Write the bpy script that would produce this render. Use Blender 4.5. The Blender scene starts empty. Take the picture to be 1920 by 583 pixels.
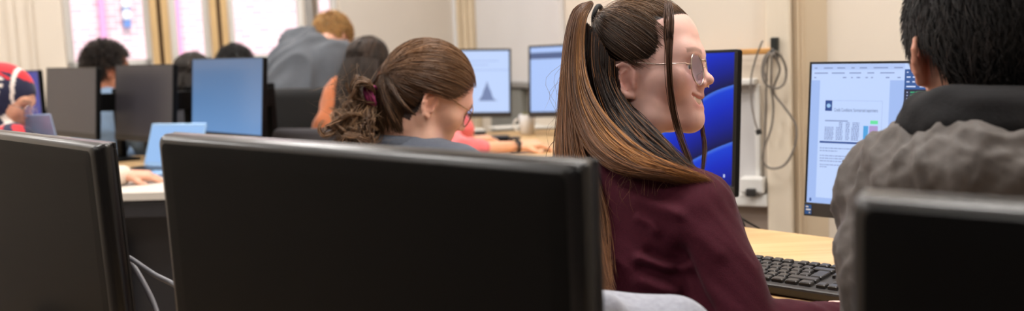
import bpy, bmesh, math, random
import numpy as np
from mathutils import Vector, Matrix, noise
rng = np.random.default_rng(7)
random.seed(7)
SC = bpy.context.scene
COL = SC.collection
PI = math.pi
V = lambda *a: np.array(a, dtype=float)
def unit(a):
    a = np.asarray(a, float); return a / (np.linalg.norm(a) + 1e-12)
# ------------------------------------------------------------------ camera frame (the photographer stands at the origin, 1.14 m eye height)
FPX, CX, CY = 1800.0, 960.0, 291.5
PITCH, ROLL = math.radians(6.06), math.radians(2.5)
CAM = V(0, 0, 1.14)
CF = V(0, math.cos(PITCH), -math.sin(PITCH))
_u0, _r0 = V(0, math.sin(PITCH), math.cos(PITCH)), V(1, 0, 0)
CR = math.cos(ROLL) * _r0 - math.sin(ROLL) * _u0
CU = math.sin(ROLL) * _r0 + math.cos(ROLL) * _u0
def ray(px, py): return CF + CR * (px - CX) / FPX + CU * (CY - py) / FPX
def P(px, py, Y):
    d = ray(px, py); return CAM + d * (Y / d[1])
def onplane(px, py, o, n):
    d = ray(px, py); return CAM + d * (np.dot(np.asarray(o) - CAM, n) / np.dot(d, n))
def onz(px, py, z): return onplane(px, py, V(0, 0, z), V(0, 0, 1))
# ------------------------------------------------------------------ colour and materials
def lin(c):
    c = c / 255.0
    return c / 12.92 if c <= 0.04045 else ((c + 0.055) / 1.055) ** 2.4
def rgb(r, g, b): return (lin(r), lin(g), lin(b), 1.0)
MATS = {}
def mat(name, col, rough=0.5, metal=0.0, spec=0.5, noise_scale=0, noise_amt=0.0, bump=0.0, bump_scale=200, emit=None, emit_s=0.0,
        attr=False, sss=0.0, sheen=0.0, coat=0.0, alpha=1.0, stretch=(1, 1, 1)):
    if name in MATS: return MATS[name]
    m = bpy.data.materials.new(name); m.use_nodes = True
    nt = m.node_tree; b = nt.nodes['Principled BSDF']
    b.inputs['Base Color'].default_value = col
    b.inputs['Roughness'].default_value = rough
    b.inputs['Metallic'].default_value = metal
    b.inputs['Specular IOR Level'].default_value = spec
    if coat: b.inputs['Coat Weight'].default_value = coat
    if sheen:
        b.inputs['Sheen Weight'].default_value = sheen
        b.inputs['Sheen Roughness'].default_value = 0.4
    if alpha < 1: b.inputs['Alpha'].default_value = alpha
    if sss:
        b.inputs['Subsurface Weight'].default_value = sss
        b.inputs['Subsurface Radius'].default_value = (1.0, 0.35, 0.2)
        b.inputs['Subsurface Scale'].default_value = 0.008
    if emit is not None:
        b.inputs['Emission Color'].default_value = emit
        b.inputs['Emission Strength'].default_value = emit_s
    src = None
    if attr:
        a = nt.nodes.new('ShaderNodeVertexColor'); a.layer_name = 'Col'
        src = a.outputs['Color']; nt.links.new(src, b.inputs['Base Color'])
    tc = None
    def coord():
        t = nt.nodes.new('ShaderNodeTexCoord'); mp = nt.nodes.new('ShaderNodeMapping')
        mp.inputs['Scale'].default_value = stretch
        nt.links.new(t.outputs['Object'], mp.inputs['Vector']); return mp.outputs['Vector']
    if noise_amt:
        tc = coord()
        n = nt.nodes.new('ShaderNodeTexNoise'); n.inputs['Scale'].default_value = noise_scale; n.inputs['Detail'].default_value = 5
        nt.links.new(tc, n.inputs['Vector'])
        mr = nt.nodes.new('ShaderNodeMapRange'); mr.inputs['From Min'].default_value = .25; mr.inputs['From Max'].default_value = .75
        mr.inputs['To Min'].default_value = 1 - noise_amt; mr.inputs['To Max'].default_value = 1 + noise_amt
        nt.links.new(n.outputs['Fac'], mr.inputs['Value'])
        mx = nt.nodes.new('ShaderNodeVectorMath'); mx.operation = 'SCALE'
        if src: nt.links.new(src, mx.inputs[0])
        else: mx.inputs[0].default_value = col[:3]
        nt.links.new(mr.outputs['Result'], mx.inputs['Scale'])
        nt.links.new(mx.outputs['Vector'], b.inputs['Base Color'])
    if bump:
        tc = tc or coord()
        n = nt.nodes.new('ShaderNodeTexNoise'); n.inputs['Scale'].default_value = bump_scale; n.inputs['Detail'].default_value = 4
        nt.links.new(tc, n.inputs['Vector'])
        bp = nt.nodes.new('ShaderNodeBump'); bp.inputs['Strength'].default_value = bump; bp.inputs['Distance'].default_value = 0.002
        nt.links.new(n.outputs['Fac'], bp.inputs['Height']); nt.links.new(bp.outputs['Normal'], b.inputs['Normal'])
    MATS[name] = m
    return m
def emis(name, col, s):
    if name in MATS: return MATS[name]
    m = bpy.data.materials.new(name); m.use_nodes = True; nt = m.node_tree
    b = nt.nodes['Principled BSDF']; b.inputs['Base Color'].default_value = (0.01, 0.01, 0.01, 1); b.inputs['Roughness'].default_value = .5
    b.inputs['Emission Color'].default_value = col; b.inputs['Emission Strength'].default_value = s
    MATS[name] = m; return m
def cmat(name, rough=.9, sheen=0.0, bump=0.0, bump_scale=300, spec=.3, noise_amt=0.0, noise_scale=20, col=(.5, .5, .5, 1)):
    return mat(name, col, rough=rough, spec=spec, sheen=sheen, bump=bump, bump_scale=bump_scale, noise_amt=noise_amt, noise_scale=noise_scale)
# ------------------------------------------------------------------ objects
def tag(o, label=None, cat=None, group=None, kind=None):
    if label: o['label'] = label
    if cat: o['category'] = cat
    if group: o['group'] = group
    if kind: o['kind'] = kind
    return o
LOC = {}
def thing(name, loc, label, cat, group=None):
    o = bpy.data.objects.new(name, None); COL.objects.link(o)
    o.location = [float(x) for x in loc]; o.empty_display_size = .1
    LOC[o.name] = np.array(loc, float)
    return tag(o, label, cat, group)
def obj(name, verts, faces, m, parent=None, smooth=False, loc=None, colors=None, tri_mats=None):
    """verts are world coordinates; the object's origin is its parent's, or loc"""
    verts = np.asarray(verts, float).reshape(-1, 3)
    org = LOC[parent.name] if parent is not None else (np.asarray(loc, float) if loc is not None else
          np.array([(verts[:, 0].min() + verts[:, 0].max()) / 2, (verts[:, 1].min() + verts[:, 1].max()) / 2, verts[:, 2].min()]))
    me = bpy.data.meshes.new(name)
    if isinstance(faces, np.ndarray):
        n, k = faces.shape
        me.vertices.add(len(verts)); me.vertices.foreach_set('co', (verts - org).astype(np.float32).ravel())
        me.loops.add(n * k); me.loops.foreach_set('vertex_index', faces.astype(np.int32).ravel())
        me.polygons.add(n); me.polygons.foreach_set('loop_start', np.arange(0, n * k, k, dtype=np.int32))
        me.polygons.foreach_set('loop_total', np.full(n, k, dtype=np.int32))
        me.update(calc_edges=True)
    else:
        me.from_pydata((verts - org).tolist(), [], [list(f) for f in faces]); me.update()
    ms = m if isinstance(m, (list, tuple)) else [m]
    for x in ms: me.materials.append(x)
    if tri_mats is not None: me.polygons.foreach_set('material_index', np.asarray(tri_mats, np.int32))
    if smooth: me.polygons.foreach_set('use_smooth', np.ones(len(me.polygons), bool))
    if colors is not None:
        a = me.color_attributes.new('Col', 'FLOAT_COLOR', 'POINT')
        c = np.ones((len(verts), 4), np.float32); c[:, :3] = colors
        a.data.foreach_set('color', c.ravel())
    o = bpy.data.objects.new(name, me); COL.objects.link(o)
    if parent is not None:
        o.parent = parent; LOC[o.name] = org
    else:
        o.location = org.tolist(); LOC[o.name] = org
    return o
class M:
    """collects faces of one part in world coordinates"""
    def __init__(s): s.v, s.f, s.n = [], [], 0
    def add(s, v, f):
        v = np.asarray(v, float).reshape(-1, 3)
        s.v.append(v); s.f += [tuple(int(i) + s.n for i in q) for q in f]; s.n += len(v); return s
    def out(s, name, m, parent=None, smooth=False, loc=None):
        return obj(name, np.concatenate(s.v), s.f, m, parent, smooth, loc)
    def box(s, o, ax, ay, az, sx, sy, sz, bev=0.0, seg=2):
        """box centred at o with half-axes directions ax ay az and full sizes"""
        bm = bmesh.new(); bmesh.ops.create_cube(bm, size=1.0)
        for q in bm.verts: q.co = Vector((q.co.x * sx, q.co.y * sy, q.co.z * sz))
        if bev: bmesh.ops.bevel(bm, geom=bm.edges[:], offset=bev, segments=seg, affect='EDGES', profile=.5)
        bm.verts.index_update()
        vv = np.array([q.co[:] for q in bm.verts]); ff = [[q.index for q in f.verts] for f in bm.faces]; bm.free()
        R = np.stack([ax, ay, az], 0)
        return s.add(vv @ R + np.asarray(o), ff)
    def abox(s, lo, hi, bev=0.0):
        lo, hi = np.asarray(lo, float), np.asarray(hi, float)
        return s.box((lo + hi) / 2, V(1, 0, 0), V(0, 1, 0), V(0, 0, 1), *(hi - lo), bev=bev)
    def tube(s, pts, r, n=8, cap=True):
        v, f = tube(pts, r, n, cap); return s.add(v, f)
    def prism(s, poly, z0, z1):
        """vertical prism of a plan polygon (counter-clockwise)"""
        poly = np.asarray(poly, float); k = len(poly)
        v = np.concatenate([np.c_[poly, np.full(k, z0)], np.c_[poly, np.full(k, z1)]])
        f = [tuple(range(k - 1, -1, -1)), tuple(range(k, 2 * k))] + [(i, (i + 1) % k, k + (i + 1) % k, k + i) for i in range(k)]
        return s.add(v, f)
    def rings(s, rings, cap0=True, cap1=True):
        k = len(rings[0]); v = np.concatenate(rings); f = []
        for i in range(len(rings) - 1):
            for j in range(k):
                f.append((i * k + j, i * k + (j + 1) % k, (i + 1) * k + (j + 1) % k, (i + 1) * k + j))
        if cap0: f.append(tuple(range(k - 1, -1, -1)))
        if cap1: f.append(tuple((len(rings) - 1) * k + j for j in range(k)))
        return s.add(v, f)
    def lathe(s, prof, o, n=24, ax=None):
        rs = []
        for r, z in prof:
            a = np.linspace(0, 2 * PI, n, endpoint=False)
            rs.append(np.c_[o[0] + r * np.cos(a), o[1] + r * np.sin(a), np.full(n, o[2] + z)])
        return s.rings(rs)
def frames(pts):
    pts = np.asarray(pts, float); t = np.gradient(pts, axis=0)
    t /= np.linalg.norm(t, axis=1, keepdims=True) + 1e-12
    up = V(0, 0, 1) if abs(t[0][2]) < .9 else V(1, 0, 0)
    a = unit(np.cross(t[0], up)); A = []
    for i in range(len(pts)):
        a = unit(a - t[i] * np.dot(a, t[i])); A.append(a)
    A = np.array(A); return t, A, np.cross(t, A)
def tube(pts, r, n=8, cap=True):
    pts = np.asarray(pts, float); t, a, b = frames(pts); r = np.broadcast_to(np.asarray(r, float), (len(pts),))
    th = np.linspace(0, 2 * PI, n, endpoint=False)
    v = (pts[:, None] + r[:, None, None] * (np.cos(th)[None, :, None] * a[:, None] + np.sin(th)[None, :, None] * b[:, None])).reshape(-1, 3)
    f = []
    for i in range(len(pts) - 1):
        for j in range(n):
            f.append((i * n + j, i * n + (j + 1) % n, (i + 1) * n + (j + 1) % n, (i + 1) * n + j))
    if cap: f += [tuple(range(n - 1, -1, -1)), tuple((len(pts) - 1) * n + j for j in range(n))]
    return v, f
def catmull(p, n):
    """resample control points p (K,3) as a smooth curve of n points"""
    p = np.asarray(p, float); K = len(p)
    if K == 2: return p[0] + (p[1] - p[0]) * np.linspace(0, 1, n)[:, None]
    q = np.concatenate([[2 * p[0] - p[1]], p, [2 * p[-1] - p[-2]]])
    t = np.linspace(0, K - 1 - 1e-9, n); i = t.astype(int); u = (t - i)[:, None]
    a, b, c, d = q[i], q[i + 1], q[i + 2], q[i + 3]
    return .5 * (2 * b + (c - a) * u + (2 * a - 5 * b + 4 * c - d) * u ** 2 + (3 * b - a - 3 * c + d) * u ** 3)
X_, Y_, Z_ = V(1, 0, 0), V(0, 1, 0), V(0, 0, 1)
def rrect(o, u, v, w, h, r, n=5):
    """rounded rectangle ring centred at o in the plane (u, v)"""
    pts = []
    r = max(r, 1e-5)
    for (sx, sy, a0) in ((1, 1, 0), (-1, 1, PI / 2), (-1, -1, PI), (1, -1, 1.5 * PI)):
        for k in range(n):
            a = a0 + PI / 2 * k / (n - 1)
            pts.append(o + u * (sx * (w / 2 - r) + r * math.cos(a)) + v * (sy * (h / 2 - r) + r * math.sin(a)))
    return np.array(pts)
# ------------------------------------------------------------------ implicit surfaces: smooth unions meshed by surface nets
class Field:
    def __init__(s): s.p = []
    def add(s, fn, lo, hi, k=.01, op='u'):
        s.p.append((fn, np.asarray(lo, float), np.asarray(hi, float), k, op)); return s
    def cone(s, a, b, ra, rb=None, k=.012, op='u'):
        a, b = np.asarray(a, float), np.asarray(b, float); rb = ra if rb is None else rb
        ba = b - a; L2 = float(ba @ ba) + 1e-12
        def fn(X, Y, Z):
            x, y, z = X - a[0], Y - a[1], Z - a[2]
            h = np.clip((x * ba[0] + y * ba[1] + z * ba[2]) / L2, 0, 1)
            return np.sqrt((x - h * ba[0]) ** 2 + (y - h * ba[1]) ** 2 + (z - h * ba[2]) ** 2) - (ra + (rb - ra) * h)
        r = max(ra, rb); return s.add(fn, np.minimum(a, b) - r, np.maximum(a, b) + r, k, op)
    def chain(s, pts, rad, k=.012):
        for i in range(len(pts) - 1): s.cone(pts[i], pts[i + 1], rad[i], rad[i + 1], k)
        return s
    def ell(s, c, r, R=None, k=.012, op='u'):
        """ellipsoid; R rows are its axes in world"""
        c, r = np.asarray(c, float), np.asarray(r, float); R = np.eye(3) if R is None else np.asarray(R, float)
        def fn(X, Y, Z):
            x, y, z = X - c[0], Y - c[1], Z - c[2]
            q = [R[i, 0] * x + R[i, 1] * y + R[i, 2] * z for i in range(3)]
            k0 = np.sqrt(sum((q[i] / r[i]) ** 2 for i in range(3)))
            k1 = np.sqrt(sum((q[i] / r[i] ** 2) ** 2 for i in range(3))) + 1e-9
            return k0 * (k0 - 1) / k1
        e = np.sqrt(((R * r[:, None]) ** 2).sum(0)); return s.add(fn, c - e, c + e, k, op)
    def rbox(s, c, half, rad, R=None, k=.012, op='u'):
        c, h = np.asarray(c, float), np.asarray(half, float); R = np.eye(3) if R is None else np.asarray(R, float)
        def fn(X, Y, Z):
            x, y, z = X - c[0], Y - c[1], Z - c[2]
            q = [np.abs(R[i, 0] * x + R[i, 1] * y + R[i, 2] * z) - (h[i] - rad) for i in range(3)]
            o = np.sqrt(sum(np.maximum(t, 0) ** 2 for t in q))
            return o + np.minimum(np.maximum(np.maximum(q[0], q[1]), q[2]), 0) - rad
        e = (np.abs(R) * h[:, None]).sum(0); return s.add(fn, c - e, c + e, k, op)
    def mesh(s, coarse=.008, fine=(), zmin=None, warp=None):
        """fine: list of (lo, hi, step) boxes; rectilinear grid refined on each axis; warp(X,Y,Z) adds to the field"""
        us = [p for p in s.p if p[4] == 'u']
        lo = np.min([p[1] for p in us], 0) - 3 * coarse; hi = np.max([p[2] for p in us], 0) + 3 * coarse
        axs = []
        for a in range(3):
            t, xs = lo[a], []
            while t < hi[a]:
                xs.append(t); st = coarse
                for (fl, fh, fs) in fine:
                    if fl[a] - coarse <= t <= fh[a]: st = min(st, fs)
                t += st
            xs.append(t); axs.append(np.array(xs))
        sh = tuple(len(x) for x in axs)
        F = np.full(sh, .2, np.float32)
        for fn, plo, phi, k, op in s.p:
            pad = max(2.5 * k, 3 * coarse, .03)
            sl = []
            for a in range(3):
                i0 = max(0, np.searchsorted(axs[a], plo[a] - pad) - 1); i1 = min(sh[a], np.searchsorted(axs[a], phi[a] + pad) + 1); sl.append(slice(i0, max(i1, i0)))
            sl = tuple(sl); sub = F[sl]
            if sub.size == 0: continue
            G = [axs[a][sl[a]].astype(np.float32) for a in range(3)]
            d = fn(G[0][:, None, None], G[1][None, :, None], G[2][None, None, :]).astype(np.float32)
            if op == 'u':
                h = np.maximum(k - np.abs(sub - d), 0) / k
                F[sl] = np.minimum(sub, d) - h * h * k * .25
            else:
                d = -d; h = np.maximum(k - np.abs(sub - d), 0) / k
                F[sl] = np.maximum(sub, d) + h * h * k * .25
        if warp is not None:
            F += warp(axs[0][:, None, None], axs[1][None, :, None], axs[2][None, None, :]).astype(np.float32)
        if zmin is not None:
            F = np.maximum(F, (zmin - axs[2])[None, None, :].astype(np.float32))
        for a in range(3):
            q = [slice(None)] * 3
            q[a] = 0; F[tuple(q)] = .2; q[a] = -1; F[tuple(q)] = .2
        return nets(F, axs)
def nets(F, axs):
    S = F < 0; nx, ny, nz = F.shape
    cnt = np.zeros((nx - 1, ny - 1, nz - 1), np.int8)
    for i in (0, 1):
        for j in (0, 1):
            for k in (0, 1): cnt += S[i:nx - 1 + i, j:ny - 1 + j, k:nz - 1 + k]
    act = (cnt > 0) & (cnt < 8)
    ci = np.argwhere(act); idx = np.full(act.shape, -1, np.int64); idx[act] = np.arange(len(ci))
    I, J, K = ci.T
    cor = [(i, j, k) for i in (0, 1) for j in (0, 1) for k in (0, 1)]
    val = np.stack([F[I + i, J + j, K + k] for i, j, k in cor], 1)
    pos = np.stack([np.stack([axs[0][I + i], axs[1][J + j], axs[2][K + k]], 1) for i, j, k in cor], 1)
    acc = np.zeros((len(ci), 3)); n = np.zeros(len(ci))
    for a in range(8):
        for b in range(a + 1, 8):
            if sum(x != y for x, y in zip(cor[a], cor[b])) != 1: continue
            va, vb = val[:, a], val[:, b]; m = (va < 0) != (vb < 0)
            t = np.where(m, va / np.where(m, va - vb, 1), 0)[:, None]
            acc += np.where(m[:, None], pos[:, a] + t * (pos[:, b] - pos[:, a]), 0); n += m
    verts = acc / n[:, None]
    faces = []
    for a in range(3):
        sl0 = [slice(1, -1)] * 3; sl1 = [slice(1, -1)] * 3
        sl0[a] = slice(0, -1); sl1[a] = slice(1, None)
        s0, s1 = S[tuple(sl0)], S[tuple(sl1)]
        e = np.argwhere(s0 != s1)
        if not len(e): continue
        fl = s0[tuple(e.T)]
        o = np.ones(3, int); o[a] = 0
        e = e + o
        b, c = (a + 1) % 3, (a + 2) % 3
        db, dc = np.zeros(3, int), np.zeros(3, int); db[b] = 1; dc[c] = 1
        q = np.stack([idx[tuple((e - db - dc).T)], idx[tuple((e - dc).T)], idx[tuple(e.T)], idx[tuple((e - db).T)]], 1)
        q = np.where(fl[:, None], q, q[:, ::-1]); faces.append(q)
    return verts, np.concatenate(faces)
def smooth_mesh(v, f, it=1, lam=.5, w=None):
    e = np.concatenate([f[:, [0, 1]], f[:, [1, 2]], f[:, [2, 3]], f[:, [3, 0]]]); e = np.concatenate([e, e[:, ::-1]])
    n = np.bincount(e[:, 0], minlength=len(v))[:, None] + 1e-9
    for _ in range(it):
        s = np.stack([np.bincount(e[:, 0], weights=v[e[:, 1], a], minlength=len(v)) for a in range(3)], 1) / n
        v = v + (s - v) * (lam if w is None else lam * w[:, None])
    return v
def normals(v, f):
    n = np.cross(v[f[:, 2]] - v[f[:, 0]], v[f[:, 3]] - v[f[:, 1]])
    N = np.zeros_like(v)
    for k in range(4):
        for a in range(3): N[:, a] += np.bincount(f[:, k], weights=n[:, a], minlength=len(v))
    return N / (np.linalg.norm(N, axis=1, keepdims=True) + 1e-12)
def sn(p, freq, seed=0):
    """cheap smooth noise in about [-1,1] from summed sines, for (N,3) points"""
    r = np.random.default_rng(seed); out = np.zeros(len(p))
    for _ in range(7):
        k = r.normal(size=3) * freq; out += np.sin(p @ k + r.uniform(0, 6.28))
    return out / 3.5
def falloff(v, c, r): return np.exp(-((v - np.asarray(c)) ** 2).sum(1) / r ** 2)
# ------------------------------------------------------------------ hair: many thin tapered tubes in one mesh
def strands(paths, rad, colors, n=3, taper=.35, root=.0):
    """paths (N,M,3) world; rad (N,) ; colors (N,3) -> verts, faces, cols"""
    p = np.asarray(paths, float); N, Mm, _ = p.shape
    t = np.gradient(p, axis=1); t /= np.linalg.norm(t, axis=2, keepdims=True) + 1e-12
    ref = np.where(np.abs(t[..., 2:3]) < .95, V(0, 0, 1), V(1, 0, 0))
    a = np.cross(t, ref); a /= np.linalg.norm(a, axis=2, keepdims=True) + 1e-12
    b = np.cross(t, a)
    s = np.linspace(0, 1, Mm); prof = np.minimum(1, (1 - s) / taper + .12) * (np.minimum(1, .5 + s * 8) if not root else np.minimum(1, .18 + s / root))
    R = (np.asarray(rad)[:, None] * prof[None])[..., None]
    th = np.linspace(0, 2 * PI, n, endpoint=False)
    v = np.stack([p + R * (math.cos(x) * a + math.sin(x) * b) for x in th], 2)
    base = (np.arange(N)[:, None] * Mm + np.arange(Mm - 1)[None]).reshape(-1)
    f = []
    for j in range(n):
        k = (j + 1) % n
        f.append(np.stack([base * n + j, base * n + k, (base + 1) * n + k, (base + 1) * n + j], 1))
    c = np.repeat(np.asarray(colors, float), Mm * n, axis=0)
    return v.reshape(-1, 3), np.concatenate(f), c
def sheet(guides, n, m, depth=.004, jit=.002, wob=.0, dvec=None, s_lo=0., s_hi=1., clump=0, endjit=.1, startjit=0):
    """n strands of m points interpolated across neighbouring guide curves"""
    G = np.stack([catmull(g, m) for g in guides]); K = len(G)
    s = rng.uniform(s_lo, s_hi, n)
    if clump:
        c = rng.uniform(s_lo, s_hi, clump); near = c[np.abs(s[:, None] - c[None]).argmin(1)]; s = s * .45 + near * .55
    t = np.clip(s * (K - 1), 0, K - 1 - 1e-6); i = t.astype(int); u = (t - i)[:, None, None]
    p = G[i] * (1 - u) + G[np.minimum(i + 1, K - 1)] * u
    dv = unit(dvec if dvec is not None else -CF)
    w = np.sin(np.linspace(0, PI * .9, m)) * .7 + .3
    p = p + dv * (rng.uniform(-1, 1, n) * depth)[:, None, None] * w[None, :, None]
    p = p + rng.normal(size=(n, 1, 3)) * jit * np.linspace(.3, 1, m)[None, :, None]
    if wob:
        ph = rng.uniform(0, 6.28, (n, 1, 3)); fr = rng.uniform(1, 3, (n, 1, 1))
        p = p + wob * np.sin(ph + fr * np.linspace(0, 2 * PI, m)[None, :, None]) * np.linspace(.1, 1, m)[None, :, None]
    if endjit:   # shorten each strand by its own amount
        e = 1 - rng.uniform(0, endjit, n); b0 = rng.uniform(0, startjit, n) if startjit else np.zeros(n); tt = (b0[:, None] + np.linspace(0, 1, m)[None] * (e - b0)[:, None]) * (m - 1)
        ii = np.minimum(tt.astype(int), m - 2); uu = (tt - ii)[..., None]; r = np.arange(n)[:, None]
        p = p[r, ii] * (1 - uu) + p[r, ii + 1] * uu
    return p, s
def join(parts):
    v, f, c, n = [], [], [], 0
    for (a, b, d) in parts:
        v.append(a); f.append(np.asarray(b) + n); c.append(d); n += len(a)
    return np.concatenate(v), np.concatenate(f), np.concatenate(c)
def vary(base, n, amt=.25, hi=None, phi=.0):
    base = np.array(base[:3]); c = base[None] * np.exp(rng.normal(0, amt, (n, 1)))
    if hi is not None:
        m = rng.uniform(size=n) < phi; c[m] = np.array(hi[:3])[None] * np.exp(rng.normal(0, amt, (m.sum(), 1)))
    return c

def topx(v):
    d = np.asarray(v) - CAM; z = d @ CF
    return np.stack([CX + FPX * (d @ CR) / z, CY - FPX * (d @ CU) / z], 1)
def crease(v, pts, width, amp):
    """a soft ridge (amp > 0) or groove laid along a line of world points"""
    out = np.zeros(len(v))
    for a, b in zip(pts[:-1], pts[1:]):
        ba = b - a; h = np.clip(((v - a) @ ba) / (ba @ ba), 0, 1); d = np.linalg.norm(v - a - h[:, None] * ba, axis=1); out = np.maximum(out, np.exp(-(d / width) ** 2))
    return amp * out
def onto(v, px, py, r=9):
    """nearest point of a vertex cloud seen at a photo point"""
    q = topx(v); m = ((q - (px, py)) ** 2).sum(1) < r * r
    if not m.any(): return P(px, py, 1.35)
    w_ = v[m]; return w_[np.argmin(w_[:, 1])]
# ================================================================== render settings, camera, world
SC.view_settings.view_transform = 'Standard'; SC.view_settings.look = 'None'; SC.view_settings.gamma = 1.0
SC.view_settings.use_curve_mapping = False; SC.view_settings.exposure = 0.0
SC.cycles.use_denoising = True
try: SC.cycles.denoiser = 'OPENIMAGEDENOISE'
except Exception: pass
SC.cycles.max_bounces = 8; SC.cycles.diffuse_bounces = 4; SC.cycles.glossy_bounces = 3; SC.cycles.transmission_bounces = 4; SC.cycles.transparent_max_bounces = 12
SC.cycles.caustics_reflective = False; SC.cycles.caustics_refractive = False
cd = bpy.data.cameras.new('camera'); cam = bpy.data.objects.new('camera', cd); COL.objects.link(cam)
cd.sensor_width = 36; cd.lens = FPX / 1920 * 36; cd.clip_start = .05
Rm = Matrix((CR.tolist(), CU.tolist(), (-CF).tolist())).transposed()
cam.matrix_world = Matrix.Translation(CAM.tolist()) @ Rm.to_4x4()
cd.dof.use_dof = True; cd.dof.focus_distance = 1.48; cd.dof.aperture_fstop = 3.5
SC.camera = cam
w = bpy.data.worlds.new('world'); SC.world = w; w.use_nodes = True
nt = w.node_tree; bg = nt.nodes['Background']
sky = nt.nodes.new('ShaderNodeTexSky'); sky.sky_type = 'PREETHAM'; sky.turbidity = 6
mixw = nt.nodes.new('ShaderNodeMixRGB'); mixw.inputs['Fac'].default_value = .75
mixw.inputs['Color2'].default_value = (.85, .93, 1.0, 1)
nt.links.new(sky.outputs['Color'], mixw.inputs['Color1']); nt.links.new(mixw.outputs['Color'], bg.inputs['Color'])
bg.inputs['Strength'].default_value = 1.6
def light(name, kind, loc, energy, col=(1, 1, 1), size=1.0, size_y=None, aim=None):
    l = bpy.data.lights.new(name, kind); l.energy = energy; l.color = col
    o = bpy.data.objects.new(name, l); COL.objects.link(o); o.location = [float(x) for x in loc]
    if kind == 'AREA':
        l.shape = 'RECTANGLE' if size_y else 'SQUARE'; l.size = size
        if size_y: l.size_y = size_y
    if aim is not None: o.rotation_euler = Vector([float(x) for x in aim]).to_track_quat('-Z', 'Y').to_euler()
    return o
# ================================================================== room shell
paint = mat('cream wall paint', rgb(224, 213, 198), rough=.85, noise_scale=3, noise_amt=.03, bump=.15, bump_scale=90)
paint2 = mat('pale grey beige wall paint', rgb(206, 197, 186), rough=.85, noise_scale=3, noise_amt=.03, bump=.15, bump_scale=90)
tanwall = mat('tan wall paint', rgb(208, 188, 160), rough=.85, noise_scale=2, noise_amt=.04, bump=.15, bump_scale=90)
white = mat('white painted trim', rgb(226, 224, 220), rough=.5, noise_scale=12, noise_amt=.02)
ceilm = mat('white ceiling tiles', rgb(235, 232, 226), rough=.9, noise_scale=30, noise_amt=.03)
floorm = mat('grey brown vinyl floor', rgb(128, 114, 104), rough=.55, noise_scale=14, noise_amt=.12)
postm = mat('tan painted window post', rgb(205, 172, 122), rough=.6, noise_scale=9, noise_amt=.06, stretch=(6, 6, .6))
groovem = mat('dark post groove', rgb(95, 72, 48), rough=.7, noise_scale=9, noise_amt=.06)
H = 2.95
Wc = V(-.3, 6.71, 0)                       # corner of the far and the right wall
fe, fn = unit(V(-.949, -.316, 0)), unit(V(.316, -.949, 0))      # far wall: leftwards along it, into the room
re_, rn = unit(V(.316, -.949, 0)), unit(V(-.949, -.316, 0))     # right wall: towards the viewer along it, into the room
def far(px, py=60): return float(np.dot(onplane(px, py, Wc, fn) - Wc, fe))
def right(px, py=250): return float(np.dot(onplane(px, py, Wc, rn) - Wc, re_))
LX, BY = -4.5, -2.4
Lf = (Wc[0] - LX) / .949
farL = Wc + fe * Lf
Lr = (Wc[1] - BY) / .949
rightE = Wc + re_ * Lr
plan = [(LX, BY), (rightE[0], BY), (Wc[0], Wc[1]), (LX, farL[1])]
def struct(o): o['kind'] = 'structure'; return o
m = M(); m.prism(plan, -.1, 0); struct(m.out('floor', floorm))
m = M(); m.prism(plan, H, H + .1); struct(m.out('ceiling', ceilm))
wins = [(119, 281), (321, 393), (431, 573), (594, 637)]
Z0, Z1 = 1.17, 2.75
def wbox(m, s0, s1, z0, z1, d0, d1, base=Wc, e=fe, n=fn, bev=0):
    """box on a wall: along s, up z, d = distance into the room"""
    o = base + e * (s0 + s1) / 2 + n * (d0 + d1) / 2 + V(0, 0, (z0 + z1) / 2)
    return m.box(o, e, n, Z_, abs(s1 - s0), abs(d1 - d0), abs(z1 - z0), bev)
ws = [(far(b), far(a)) for a, b in wins]   # (nearer the corner, farther)
m = M()
edges = sorted([x for w_ in ws for x in w_])
cuts = [(-.2, edges[0])] + [(edges[i], edges[i + 1]) for i in range(1, len(edges) - 1, 2)] + [(edges[-1], Lf + .2)]
for a, b in cuts: wbox(m, a, b, 0, H, -.25, 0)
for a, b in ws:
    wbox(m, a, b, 0, Z0, -.25, 0); wbox(m, a, b, Z1, H, -.25, 0)
struct(m.out('wall_far', paint))
# darker grey beige stretch of the far wall right of the windows (a plaster panel standing proud by a centimetre)
m = M(); wbox(m, .02, far(640), 0, H, .0, .012); struct(m.out('trim_1', paint2))
glassm = bpy.data.materials.new('window glass'); glassm.use_nodes = True
g = glassm.node_tree; g.nodes.remove(g.nodes['Principled BSDF'])
tr, gl, mx = g.nodes.new('ShaderNodeBsdfTransparent'), g.nodes.new('ShaderNodeBsdfGlossy'), g.nodes.new('ShaderNodeMixShader')
fr = g.nodes.new('ShaderNodeFresnel'); fr.inputs['IOR'].default_value = 1.3; gl.inputs['Roughness'].default_value = .02
g.links.new(fr.outputs['Fac'], mx.inputs['Fac']); g.links.new(tr.outputs[0], mx.inputs[1]); g.links.new(gl.outputs[0], mx.inputs[2])
g.links.new(mx.outputs[0], g.nodes['Material Output'].inputs['Surface'])
for i, (a, b) in enumerate(ws):
    m = M(); t = .035
    wbox(m, a, a + t, Z0, Z1, -.16, -.09); wbox(m, b - t, b, Z0, Z1, -.16, -.09)
    wbox(m, a, b, Z0, Z0 + t, -.16, -.09); wbox(m, a, b, Z1 - t, Z1, -.16, -.09)
    fo = struct(m.out('window_%d' % (i + 1), white))
    m = M(); wbox(m, a + t, b - t, Z0 + t, Z1 - t, -.13, -.125); m.out('pane', glassm, fo)
    m = M(); wbox(m, a - .02, b + .02, Z0 - .03, Z0, -.1, .05, bev=.004); m.out('window_sill', white, fo)
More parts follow.
